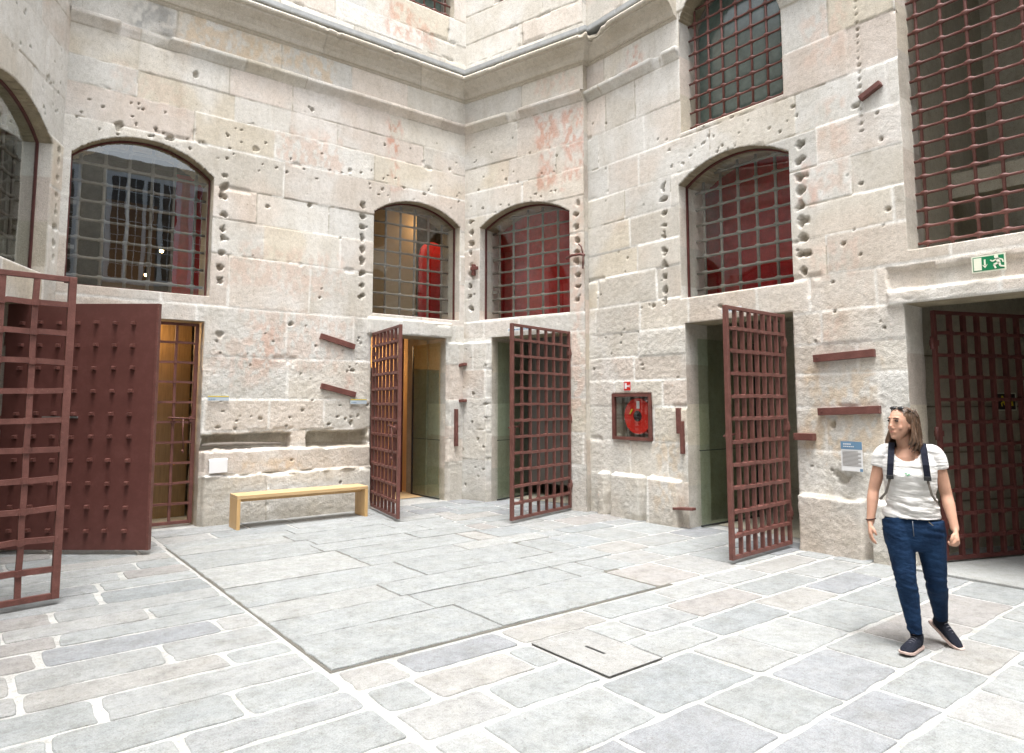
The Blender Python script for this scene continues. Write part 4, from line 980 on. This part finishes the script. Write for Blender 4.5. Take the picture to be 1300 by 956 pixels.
# ------------------------------------------------------------------ the two walls behind the camera, with joinery that shows in the panes
far = empty('rear_wall', (3, -4.3, 0), 0, 'plain stone wall closing the courtyard behind the camera', 'wall')
m = MB(); m.box((-3.6, -4.8, 0), (8.0, -4.3, 9.6)); fix(adopt(m.build('stone_face', stone_mat('rear_stone', attr=False, base=(.55, .51, .44), bs=.6)), far))
m = MB(); 
w_ = empty('side_wall', (-2.7, -1, 0), 0, 'plain stone wall closing the courtyard on the left behind the camera', 'wall')
m.box((-3.1, -4.3, 0), (-2.65, 2.8, 9.6)); fix(adopt(m.build('stone_face', stone_mat('side_stone', attr=False, base=(.55, .51, .44), bs=.6)), w_))
for (x0, zb) in ((.2, 5.6), (3.1, 5.6), (5.6, 5.6), (.2, 1.2), (4.4, 1.2)):
    W = 2.0; H = 3.4 if zb > 3 else 2.2
    m = MB(); m.box((x0 - .1, -4.296, zb - .1), (x0 + W + .1, -4.24, zb + H + .1))
    fr = fix(adopt(m.build('window', M['frameblue']), far))
    g = MB()
    for c in range(4):
        xx = x0 + c * W / 4
        g.box((xx + .06, -4.238, zb + .06), (xx + W / 4 - .06, -4.232, zb + H - .06))
    sub(g, 'pane', M['darkpane'], fr)
    g = MB()
    for c in range(4):
        xx = x0 + c * W / 4; g.box((xx + W / 8 - .012, -4.23, zb + .06), (xx + W / 8 + .012, -4.215, zb + H - .06))
        for r_ in range(1, 7): g.box((xx + .06, -4.229, zb + H * r_ / 7 - .012), (xx + W / 4 - .06, -4.217, zb + H * r_ / 7 + .012))
    sub(g, 'glazing_bars', M['frameblue'], fr)

# ------------------------------------------------------------------ the woman
def remesh(mb, name, mat, vox, smooth_it=3, parent=None, post=None, smooth_f=.5):
    o = mb.build(name, mat); md = o.modifiers.new('r', 'REMESH'); md.mode = 'VOXEL'; md.voxel_size = vox; md.use_smooth_shade = True
    if smooth_it: sm = o.modifiers.new('s', 'SMOOTH'); sm.iterations = smooth_it; sm.factor = smooth_f
    bpy.context.view_layer.update(); dg = bpy.context.evaluated_depsgraph_get(); me = bpy.data.meshes.new_from_object(o.evaluated_get(dg))
    old = o.data; o.modifiers.clear(); o.data = me; bpy.data.meshes.remove(old)
    if post: post(me)
    me.materials.clear(); me.materials.append(mat)
    for p in me.polygons: p.use_smooth = True
    me.name = name
    if parent: o.parent = parent
    return o
def cut(me, fn):
    bm = bmesh.new(); bm.from_mesh(me); dl = [f for f in bm.faces if fn(f.calc_center_median())]; bmesh.ops.delete(bm, geom=dl, context='FACES')
    bm.to_mesh(me); bm.free()
def skin_mat():
    m, nt, b, out = new_mat('skin'); p = ocoord(nt)
    k = ramp(nt, noise(nt, p, 14, 4, .6), [(.3, (.42, .235, .165)), (.7, (.50, .295, .21))]); nt.links.new(k, b.inputs['Base Color'])
    b.inputs['Roughness'].default_value = .62; b.inputs['Specular IOR Level'].default_value = .25; b.inputs['Subsurface Weight'].default_value = .12; b.inputs['Subsurface Radius'].default_value = (.02, .008, .004)
    return m
def cloth_mat(name, c, c2, scale=(6, 6, 30), bs=.5, fine=400, dist=.02, rough=.85):
    m, nt, b, out = new_mat(name); p = ocoord(nt); mp = nt.nodes.new('ShaderNodeMapping'); mp.inputs['Scale'].default_value = scale; nt.links.new(p, mp.inputs[0])
    f = noise(nt, mp.outputs[0], 1.0, 4, .55); nt.links.new(ramp(nt, noise(nt, p, 9, 5, .6), [(.35, c), (.68, c2)]), b.inputs['Base Color'])
    b.inputs['Roughness'].default_value = rough; b.inputs['Specular IOR Level'].default_value = .15
    h = math_(nt, 'ADD', f, math_(nt, 'MULTIPLY', noise(nt, p, fine, 2), .05)); bump(nt, b, h, bs, dist); return m
SK = skin_mat()
TS = cloth_mat('white_jersey', (.56, .55, .53), (.72, .715, .71), (7, 7, 34), .9)
JN = cloth_mat('dark_denim', (.005, .017, .046), (.012, .036, .088), (14, 14, 22), .6)
HR_, nt, b, out = new_mat('brown_hair'); p = ocoord(nt); mp = nt.nodes.new('ShaderNodeMapping'); mp.inputs['Scale'].default_value = (110, 110, 9); nt.links.new(p, mp.inputs[0])
f = noise(nt, mp.outputs[0], 1, 3, .6); gz = nt.nodes.new('ShaderNodeSeparateXYZ'); nt.links.new(p, gz.inputs[0])
kk = mixc(nt, ramp(nt, gz.outputs[2], [(0.0, (1,) * 3), (1.0, (0,) * 3)]), (.055, .028, .016), (.22, .12, .06))
nt.links.new(mixc(nt, 1.0, (.075, .042, .024), ramp(nt, f, [(.3, (.45,) * 3), (.7, (1.7,) * 3)]), 'MULTIPLY'), b.inputs['Base Color']); b.inputs['Roughness'].default_value = .42; bump(nt, b, f, .6, .008)
DK = cloth_mat('navy_webbing', (.006, .007, .014), (.012, .014, .024), (40, 40, 40), .3)
SH = cloth_mat('black_shoe_knit', (.009, .011, .018), (.016, .018, .028), (60, 60, 60), .4)
SOLE = plain('pale_pink_sole', (.50, .38, .34), .6)

woman = empty('person', (5.143, 2.045, .010), R(22.3 - 90), 'woman in a white T-shirt and dark blue jeans walking over the paving, looking sideways', 'person')
S_ = dict(sl=(-.165, .02, 1.315), sr=(.150, .02, 1.318), el=(-.235, .02, 1.045), er=(.205, .035, 1.035), wl=(-.262, -.045, .825), wr=(.238, -.06, .82),
          hl=(-.098, .0, .86), hr=(.088, .01, .86), kl=(-.062, -.035, .455), kr=(.118, .055, .45), al=(-.018, -.01, .085), ar=(.142, .245, .150))
V3 = Vector
def limb(m, pts, rads, n=14, sub_=5):
    """Catmull-Rom limb"""
    P_ = [V3(p) for p in pts]; P_ = [P_[0] * 2 - P_[1]] + P_ + [P_[-1] * 2 - P_[-2]]; out = []; rr = []
    rd = [r if hasattr(r, '__len__') else (r, r) for r in rads]; rd = [rd[0]] + rd + [rd[-1]]
    for i in range(1, len(P_) - 2):
        for k in range(sub_):
            t = k / sub_; a, b_, c, d = P_[i - 1], P_[i], P_[i + 1], P_[i + 2]
            out.append(.5 * (2 * b_ + (c - a) * t + (2 * a - 5 * b_ + 4 * c - d) * t * t + (3 * b_ - a - 3 * c + d) * t ** 3))
            rr.append(tuple(rd[i][q] * (1 - t) + rd[i + 1][q] * t for q in (0, 1)))
    out.append(P_[-2]); rr.append(rd[-2]); m.tube(out, rr, n, up=(1, 0, 0)); return m
# ---- head in its own frame: faces local -y, chin at z=-.115, crown at z=.115
HC = V3((-.045, -.02, 1.522)); HM = Matrix.Translation(HC) @ Matrix.Rotation(R(-40), 4, 'Z') @ Matrix.Rotation(R(-4), 4, 'X')
body = MB()
hs_ = len(body.v)
body.ell((0, .012, .028), (.071, .090, .086), 24, 16)
body.rings([(0, -.042, -.113, .018, .016), (0, -.040, -.106, .030, .028), (0, -.030, -.085, .044, .046), (0, -.018, -.055, .056, .064), (0, -.010, -.02, .063, .076), (0, -.004, .02, .066, .082), (0, 0, .06, .06, .075)], 24)
body.ell((0, -.066, -.096), (.020, .019, .017)); body.ell((-.034, -.055, -.032), (.022, .016, .022)); body.ell((.034, -.055, -.032), (.022, .016, .022))
body.tube([(0, -.082, .018), (0, -.089, -.008), (0, -.0985, -.028), (0, -.091, -.038)], [(.008, .008), (.009, .009), (.0115, .009), (.008, .006)], 10, up=(1, 0, 0))
body.ell((-.011, -.088, -.038), (.008, .008, .006)); body.ell((.011, -.088, -.038), (.008, .008, .006))
body.ell((0, -.074, .033), (.045, .011, .010)); body.ell((0, -.077, -.066), (.024, .012, .016))
for sx in (-1, 1): body.ell((sx * .073, .014, -.008), (.008, .018, .030), rot=Matrix.Rotation(sx * .25, 3, 'Z')); body.ell((sx * .068, .010, -.025), (.01, .012, .012))
body.xf(HM, hs_)
# neck, chest
limb(body, [(-.020, .045, 1.27), (-.022, .035, 1.34), (-.033, .010, 1.42), (-.040, .0, 1.47)], [(.085, .055), (.056, .056), (.050, .052), (.050, .05)])
body.rings([(-.008, .02, .90, .135, .085), (-.008, .02, 1.0, .128, .082), (-.008, .015, 1.12, .142, .094), (-.008, .015, 1.22, .150, .098), (-.008, .02, 1.29, .150, .080), (-.012, .025, 1.335, .105, .058), (-.016, .03, 1.36, .065, .045)], 28)
for s, e, w_, sg in ((S_['sl'], S_['el'], S_['wl'], -1), (S_['sr'], S_['er'], S_['wr'], 1)):
    s, e, w_ = V3(s), V3(e), V3(w_)
    limb(body, [s + V3((-sg * .03, 0, -.012)), s + V3((-sg * .012, 0, -.012)), s.lerp(e, .35), s.lerp(e, .75), e, e.lerp(w_, .28), e.lerp(w_, .7), w_], [.032, .036, .043, .040, .036, .038, .029, (.025, .020)], 14)
def hand(m, w_, dirv, side, curl):
    """palm plus five separate bent fingers"""
    w_ = V3(w_); d = V3(dirv).normalized(); fw = V3((-side * .25, -1, 0)); fw = (fw - d * fw.dot(d)).normalized(); lat = d.cross(fw).normalized()   # fw: thumb side (forward), lat: across the palm thickness
    if lat.x * side < 0: lat = -lat
    inw = -lat
    limb(m, [w_ - d * .01, w_ + d * .03, w_ + d * .065, w_ + d * .085], [(.018, .024), (.016, .034), (.0155, .039), (.013, .036)], 14)
    for i, (off, L, r) in enumerate(((.029, .068, .0085), (.010, .076, .0088), (-.010, .071, .0085), (-.028, .056, .0075))):
        b0 = w_ + d * .078 + fw * off; a = curl * (1 + .08 * i); pts = [b0 - d * .02, b0]; dr = d.copy(); p = b0.copy(); ax = fw
        for k, seg_ in enumerate((.42, .32, .26)):
            dr = (Matrix.Rotation(a * (.8 if k == 0 else 1.1) * (-1 if side > 0 else 1), 3, ax) @ dr).normalized(); p = p + dr * L * seg_; pts.append(p.copy())
        limb(m, pts, [r * 1.1, r * 1.05, r, r * .92, r * .72], 8, 3)
    t0 = w_ + d * .028 + fw * .022
    limb(m, [t0 - fw * .01, t0 + fw * .016 + d * .018 + inw * .008, t0 + fw * .024 + d * .042 + inw * .018, t0 + fw * .018 + d * .060 + inw * .030], [.013, .0115, .010, .0075], 8, 3)
hand_sign = 1
def hand_dirs():
    pass
l_dir = (V3(S_['wl']) - V3(S_['el'])).normalized(); r_dir = (V3(S_['wr']) - V3(S_['er'])).normalized()
hand(body, S_['wl'], l_dir + V3((.1, -.05, 0)), -1, .28)
hand(body, S_['wr'], r_dir + V3((-.05, -.1, 0)), 1, .95)
# legs inside the jeans so that the figure is whole
for h, k_, a_ in (('hl', 'kl', 'al'), ('hr', 'kr', 'ar')):
    limb(body, [S_[h], S_[k_], V3(S_[k_]).lerp(V3(S_[a_]), .35) + V3((0, .02, 0)), S_[a_]], [.06, .036, .034, .026], 12)
body.rings([(-.006, .02, .72, .09, .07), (-.006, .02, .82, .15, .09), (-.006, .02, .92, .14, .085)], 24)
remesh(body, 'body', SK, .0052, 2, woman)
# ---- face details
def headpart(m, name, mat): m.xf(HM); return remesh(m, name, mat, .0025, 1, woman)
for sx in (-1, 1):
    m = MB(); m.ell((sx * .030, -.0765, .012), (.0125, .008, .0062)); m.xf(HM); o = m.build('eye', plain('eye_dark', (.045, .028, .02), .2, .5), woman)
    m = MB(); m.tube([(sx * .012, -.089, .027), (sx * .028, -.089, .033), (sx * .046, -.077, .029)], [.0028, .0032, .002], 6); m.xf(HM); m.build('eyebrow', plain('brow_brown', (.05, .028, .018), .7), woman)
    m = MB(); m.tube([(sx * .017, -.083, .016), (sx * .030, -.0845, .0195), (sx * .044, -.075, .014)], [.0012, .0022, .0012], 6); m.xf(HM); m.build('eyelid', plain('lash_dark', (.03, .018, .014), .7), woman)
m = MB(); m.tube([(-.019, -.081, -.064), (-.008, -.0875, -.0615), (0, -.0885, -.063), (.008, -.0875, -.0615), (.019, -.081, -.064)], [.0015, .003, .0032, .003, .0015], 8); m.tube([(-.016, -.081, -.067), (0, -.088, -.0695), (.016, -.081, -.067)], [.0015, .0036, .0015], 8); m.xf(HM); m.build('lips', plain('lips', (.44, .19, .15), .5), woman)
# ---- hair: cap plus many locks down to the shoulders
hair = MB()
hair.ell((0, .022, .034), (.0765, .092, .085), 24, 16)
q = random.Random(8)
for i in range(120):
    th = R(q.uniform(-12, 192)); sx = math.cos(th); sy = math.sin(th)              # around the sides and back
    r0 = V3((sx * .074, .022 + sy * .088, q.uniform(-.01, .05))); ln = q.uniform(.17, .225) if sy > -.1 else .19
    fl = q.uniform(.0, .02)
    p1 = r0 + V3((sx * .014, sy * .012, -.06)); p2 = r0 + V3((sx * (.022 + fl), sy * .018 - (.012 if sy < .2 else 0), -ln * .72)); p3 = r0 + V3((sx * (.006 + fl * q.uniform(-.6, 1.2)), sy * .008 - (.03 if sy < .25 else 0), -ln))
    up0 = r0 + V3((-sx * .01, -sy * .012, .045))
    limb(hair, [up0, r0, p1, p2, p3], [(.010, .008), (.012, .008), (.012, .008), (.010, .007), (.003, .003)], 7, 3)
for i in range(26):                                                                   # swept back from the parting
    a = R(q.uniform(-62, 62)); x0 = math.sin(a) * .068
    limb(hair, [(x0 * .75, -.058 + .03 * abs(math.sin(a)), .088 - .045 * abs(math.sin(a))), (x0 * 1.0, -.01, .112 - .03 * abs(math.sin(a))), (x0 * 1.08, .05, .108 - .035 * abs(math.sin(a))), (x0 * 1.0, .10, .06)], [(.004, .003), (.010, .006), (.010, .006), (.006, .005)], 7, 4)
hair.xf(HM)
def hair_post(me):
    inv = HM.inverted()
    def fn(c):
        l = inv @ c
        return l.y < -.030 - .0 and l.z < .070 - abs(l.x) * .45 and abs(l.x) < .066 and l.z > -.12
    cut(me, fn)
remesh(hair, 'hair', HR_, .0042, 1, woman, hair_post)
m = MB(); q = random.Random(31)
for i in range(90):
    th = R(q.uniform(-14, 194)); sx = math.cos(th); sy = math.sin(th); k = q.uniform(1.04, 1.22); z0 = q.uniform(.0, .09)
    P0 = V3((sx * .070, .022 + sy * .085, z0 + .03)); ph = q.uniform(0, 6)
    pts = [P0] + [V3((sx * (.078 + .018 * t_) * k + .006 * math.sin(ph + t_ * 5), .022 + sy * (.092 + .012 * t_) * k + .006 * math.cos(ph + t_ * 6), z0 + .03 - t_ * q.uniform(.19, .215))) for t_ in (.25, .5, .75, 1.0)]
    m.tube(pts, [.0016, .0016, .0015, .0013, .0007], 5)
m.xf(HM); m.build('loose_hair', HR_, woman)
# sunglasses pushed up on the hair
m = MB()
for sx in (-1, 1): m.ell((sx * .031, -.040, .104), (.025, .009, .015), rot=Matrix.Rotation(-.75, 3, 'X')); m.tube([(sx * .056, -.036, .108), (sx * .080, .02, .075), (sx * .080, .07, .04)], .003, 6)
m.tube([(-.01, -.047, .112), (.01, -.047, .112)], .003, 6); m.xf(HM); m.build('sunglasses', plain('sunglass_dark', (.012, .012, .014), .08, .6), woman)
# ---- T-shirt
ts = MB()
ts.rings([(-.006, .015, .872, .176, .118), (-.006, .012, .90, .172, .116), (-.006, .01, .96, .160, .108), (-.007, .01, 1.03, .153, .104), (-.008, .005, 1.10, .157, .112), (-.008, 0, 1.17, .163, .120), (-.008, .005, 1.24, .166, .112), (-.008, .015, 1.29, .158, .092), (-.010, .02, 1.335, .118, .070), (-.014, .03, 1.368, .085, .055)], 36, ex=2.3)
for sx in (-1, 1): ts.ell((sx * .068 - .008, -.070, 1.165), (.060, .055, .055))
for s, e, sg in ((S_['sl'], S_['el'], -1), (S_['sr'], S_['er'], 1)):
    s, e = V3(s), V3(e); limb(ts, [s + V3((-sg * .07, 0, .008)), s + V3((-sg * .015, 0, .006)), s.lerp(e, .12) + V3((sg * .006, 0, 0)), s.lerp(e, .36) + V3((sg * .004, 0, 0))], [.048, .052, .053, .0525], 16)
nz_t = Noise2(77)
def ts_post(me):
    def fn(c):
        if c.z < .878: return True
        dx, dy = (c.x + .018) / .094, (c.y - .02) / .20
        front = c.y < .03
        if front: return (c.x + .018) ** 2 / .0088 + max(0, 1.375 - c.z) ** 2 / .0125 < 1 and c.z > 1.20
        return (c.x + .018) ** 2 / .0075 + max(0, 1.375 - c.z) ** 2 / .0018 < 1
    cut(me, fn)
    n = len(me.vertices); co = np.zeros(n * 3); me.vertices.foreach_get('co', co); co = co.reshape(-1, 3); no = np.zeros(n * 3); me.vertices.foreach_get('normal', no); no = no.reshape(-1, 3)
    amt = (.35 + 1.3 * sstep(1.16, .92, co[:, 2]))
    w = (nz_t.fbm(co[:, 0] * 9 + co[:, 2] * 3, co[:, 2] * 38 + co[:, 0] * 6, 3) - .5) * .028 * amt
    w = w * (1 - .75 * sstep(.12, .18, abs(co[:, 0] + .008)) * sstep(1.1, 1.2, co[:, 2])); co += no * w[:, None]; me.vertices.foreach_set('co', co.ravel())
o = remesh(ts, 't_shirt', TS, .006, 4, woman, ts_post)
sd = o.modifiers.new('t', 'SOLIDIFY'); sd.thickness = .0025; sd.offset = 1
m = MB()   # faint print on the chest
for (x, z, rx, rz, mi) in ((-.030, 1.185, .007, .004, 0), (-.012, 1.180, .008, .004, 0), (-.022, 1.172, .006, .003, 0)): m.ell((x, -.123, z), (rx, .004, rz), 8, 6)
m.build('green_print', plain('print_green', (.10, .42, .20), .8), woman)
# ---- jeans
jn = MB()
jn.rings([(-.006, .02, .885, .160, .108), (-.006, .02, .84, .176, .118), (-.006, .022, .79, .184, .122), (-.006, .022, .735, .184, .116), (-.006, .02, .68, .172, .10), (-.004, .02, .655, .12, .07)][::-1], 32, ex=2.3)
for h, k_, a_, sg in (('hl', 'kl', 'al', -1), ('hr', 'kr', 'ar', 1)):
    h, k_, a_ = V3(S_[h]), V3(S_[k_]), V3(S_[a_]); calf = V3((0, .018, 0))
    limb(jn, [h + V3((0, .01, 0)), h.lerp(k_, .22), h.lerp(k_, .6), k_, k_.lerp(a_, .28) + calf, k_.lerp(a_, .65) + calf * .4, a_ + (k_ - a_) * .04], [(.096, .110), (.098, .104), (.082, .086), (.066, .068), (.065, .068), (.052, .055), (.043, .048)], 20)
def jn_post(me):
    n = len(me.vertices); co = np.zeros(n * 3); me.vertices.foreach_get('co', co); co = co.reshape(-1, 3); no = np.zeros(n * 3); me.vertices.foreach_get('normal', no); no = no.reshape(-1, 3)
    z = co[:, 2]; amt = .3 + 1.2 * np.exp(-((z - .46) / .07) ** 2) + 1.5 * sstep(.20, .10, z) + .9 * np.exp(-((z - .78) / .05) ** 2)
    w = (nz_t.fbm(co[:, 0] * 11 + z * 8, z * 42 + co[:, 0] * 9, 3) - .5) * .013 * amt; co += no * w[:, None]; me.vertices.foreach_set('co', co.ravel())
remesh(jn, 'jeans', JN, .006, 4, woman, jn_post)
m = MB(); m.tube([(-.006, -.104, .868), (-.004, -.108, .82), (-.002, -.098, .765)], .0025, 6)
m.build('fly_seam', plain('seam_grey', (.13, .15, .18), .7), woman)
for sx in (-1, 1):
    m = MB(); m.tube([(-.006 + sx * .095, -.088, .868), (-.006 + sx * .118, -.085, .845), (-.006 + sx * .165, -.045, .83)], .002, 6); m.build('pocket_seam', plain('seam_thread', (.22, .19, .13), .7), woman)
# ---- shoes
def shoe(ankle, yaw, pitch, name='shoe'):
    t_ = Matrix.Translation(V3(ankle)) @ Matrix.Rotation(yaw, 4, 'Z') @ Matrix.Rotation(pitch, 4, 'X')
    u = MB(); # toes along -y, ankle over y=0, floor at z=-.085
    limb(u, [(0, .045, -.035), (0, .02, -.035), (0, -.03, -.040), (0, -.09, -.050), (0, -.145, -.060), (0, -.185, -.066)], [(.026, .028), (.034, .042), (.037, .040), (.043, .030), (.044, .022), (.026, .012)], 16, 4)
    limb(u, [(0, .012, .015), (0, .012, -.02), (0, .0, -.05)], [(.040, .046), (.039, .045), (.036, .045)], 14)
    u.xf(t_); s_ = remesh(u, name, SH, .005, 2, woman)
    v = MB(); pl = [(.026, .058), (.034, .03), (.035, -.03), (.042, -.09), (.046, -.14), (.038, -.18), (.018, -.203)]; ol = [(x, y) for x, y in pl] + [(-x, y) for x, y in reversed(pl)]
    k = len(ol); vs = [(x, y, -.085 + (max(0, -y - .15) * .22)) for x, y in ol] + [(x, y, -.068 + max(0, -y - .15) * .14) for x, y in ol]
    v.add(vs, [tuple(range(k)), tuple(reversed(range(k, 2 * k)))] + [(i, i + k, (i + 1) % k + k, (i + 1) % k) for i in range(k)]); v.xf(t_)
    so_ = fix(v.build('sole', SOLE)); so_.parent = s_
    l_ = MB()
    for i in range(4): l_.tube([(-.02, -.035 - i * .02, -.005 - i * .008), (0, -.035 - i * .02, .003 - i * .008), (.02, -.035 - i * .02, -.005 - i * .008)], .003, 6)
    l_.xf(t_); lo = l_.build('laces', plain('laces_grey', (.10, .10, .12), .7)); lo.parent = s_
    return s_
shoe(S_['al'], R(-24), 0); shoe((.150, .235, .155), R(50), R(32))
# ---- backpack straps and bag
for sx, sh_ in ((-1, -.105), (1, .092)):
    m = MB(); x = sh_ - .008
    pts = [(x * .92, .10, 1.30), (x * .93, .06, 1.372), (x * .95, .0, 1.378), (x * 1.0, -.072, 1.325), (x * 1.06, -.118, 1.25), (x * 1.12, -.128, 1.17)]
    P_ = [V3(p) for p in pts]; dense = []
    for i in range(len(P_) - 1):
        for k in range(4): dense.append(P_[i].lerp(P_[i + 1], k / 4))
    dense.append(P_[-1])
    vs = []
    for p in dense:
        for (dx, dn) in ((-.020, 0), (.020, 0), (.020, .009), (-.020, .009)):
            outv = V3((0, -1, .0)) if p.z < 1.33 else V3((0, -.3 if p.y < .02 else .3, 1)); outv.normalize(); vs.append(p + V3((dx, 0, 0)) + outv * dn)
    k = len(dense); m.add(vs, [(4 * i + a, 4 * i + (a + 1) % 4, 4 * i + 4 + (a + 1) % 4, 4 * i + 4 + a) for i in range(k - 1) for a in range(4)] + [(0, 1, 2, 3), (4 * k - 4, 4 * k - 3, 4 * k - 2, 4 * k - 1)])
    if sx == -1: bag = empty('backpack', (0, 0, 0), 0, 'dark navy backpack worn by the woman, its straps over her shoulders', 'backpack'); bag.location = woman.location; bag.rotation_euler = woman.rotation_euler
    fix(m.build('shoulder_strap', DK, bag))
    m = MB(); m.box((x * 1.12 - .022, -.146, 1.145), (x * 1.12 + .022, -.128, 1.172), bev=.003); m.box((x * 1.12 - .014, -.150, 1.150), (x * 1.12 + .014, -.146, 1.155)); fix(m.build('buckle', M['black'], bag))
    m = MB(); xx = x * 1.12; m.tube([(xx, -.135, 1.15), (xx * 1.22, -.115, 1.05), (xx * 1.55, -.03, .99), (xx * 1.45, .10, .98)], [(.008, .002)] * 4, 6); m.build('strap_tail', M['greyiron'], bag)
m = MB(); m.rings([(-.008, .185, .98, .125, .055), (-.008, .195, 1.0, .14, .07), (-.008, .20, 1.15, .14, .078), (-.008, .19, 1.28, .13, .07), (-.008, .17, 1.34, .10, .05), (-.008, .165, 1.355, .06, .03)], 28, ex=3.2); m.build('bag', DK, bag)
# bracelet, wristband
m = MB(); wv = V3(S_['wl']) + (V3(S_['el']) - V3(S_['wl'])) * .12
disc_pts = [wv + V3((.030 * math.cos(a), .028 * math.sin(a), .006 * math.cos(a))) for a in [2 * math.pi * i / 20 for i in range(21)]]
m.tube(disc_pts, .004, 6, cap=False); m.build('bracelet', plain('bracelet_cord', (.05, .02, .018), .6), woman)

# ------------------------------------------------------------------ light, sky, camera
w = bpy.data.worlds.new('World'); scene.world = w; w.use_nodes = True; nt = w.node_tree; nt.nodes.clear()
o = nt.nodes.new('ShaderNodeOutputWorld'); bg = nt.nodes.new('ShaderNodeBackground'); sky = nt.nodes.new('ShaderNodeTexSky')
EL, AZ = R(76), R(235)
sky.sky_type = 'NISHITA'; sky.sun_disc = False; sky.sun_elevation = EL; sky.sun_rotation = R(90) - AZ; sky.air_density = 1.0; sky.dust_density = 5.0; sky.ozone_density = 1.0
hs = nt.nodes.new('ShaderNodeHueSaturation'); hs.inputs['Saturation'].default_value = .28
nt.links.new(sky.outputs[0], hs.inputs['Color']); nt.links.new(hs.outputs[0], bg.inputs[0]); bg.inputs[1].default_value = .15; nt.links.new(bg.outputs[0], o.inputs[0])
sl = bpy.data.lights.new('sun', 'SUN'); sl.energy = 1.5; sl.angle = R(26); sl.color = (1, .985, .965)
so = bpy.data.objects.new('sun', sl); col.objects.link(so)
dv = Vector((math.cos(EL) * math.cos(AZ), math.cos(EL) * math.sin(AZ), math.sin(EL))); so.rotation_euler = dv.to_track_quat('Z', 'Y').to_euler(); so.location = (0, 0, 20)

cam = bpy.data.cameras.new('camera'); co = bpy.data.objects.new('camera', cam); col.objects.link(co)
cam.sensor_width = 36; cam.lens = 865 / 1300 * 36; cam.shift_y = -44.5 / 1300; cam.clip_end = 300; cam.clip_start = .05
tl = math.atan(77 / 865); az = R(51.7)
fwd = Vector((math.cos(az) * math.cos(tl), math.sin(az) * math.cos(tl), math.sin(tl)))
co.location = (0, 0, 1.68); co.rotation_euler = fwd.to_track_quat('-Z', 'Y').to_euler(); scene.camera = co

scene.render.engine = 'CYCLES'
scene.cycles.max_bounces = 7; scene.cycles.diffuse_bounces = 4; scene.cycles.transparent_max_bounces = 12
scene.view_settings.view_transform = 'Standard'; scene.view_settings.look = 'None'; scene.view_settings.gamma = 1
scene.view_settings.exposure = 1.68
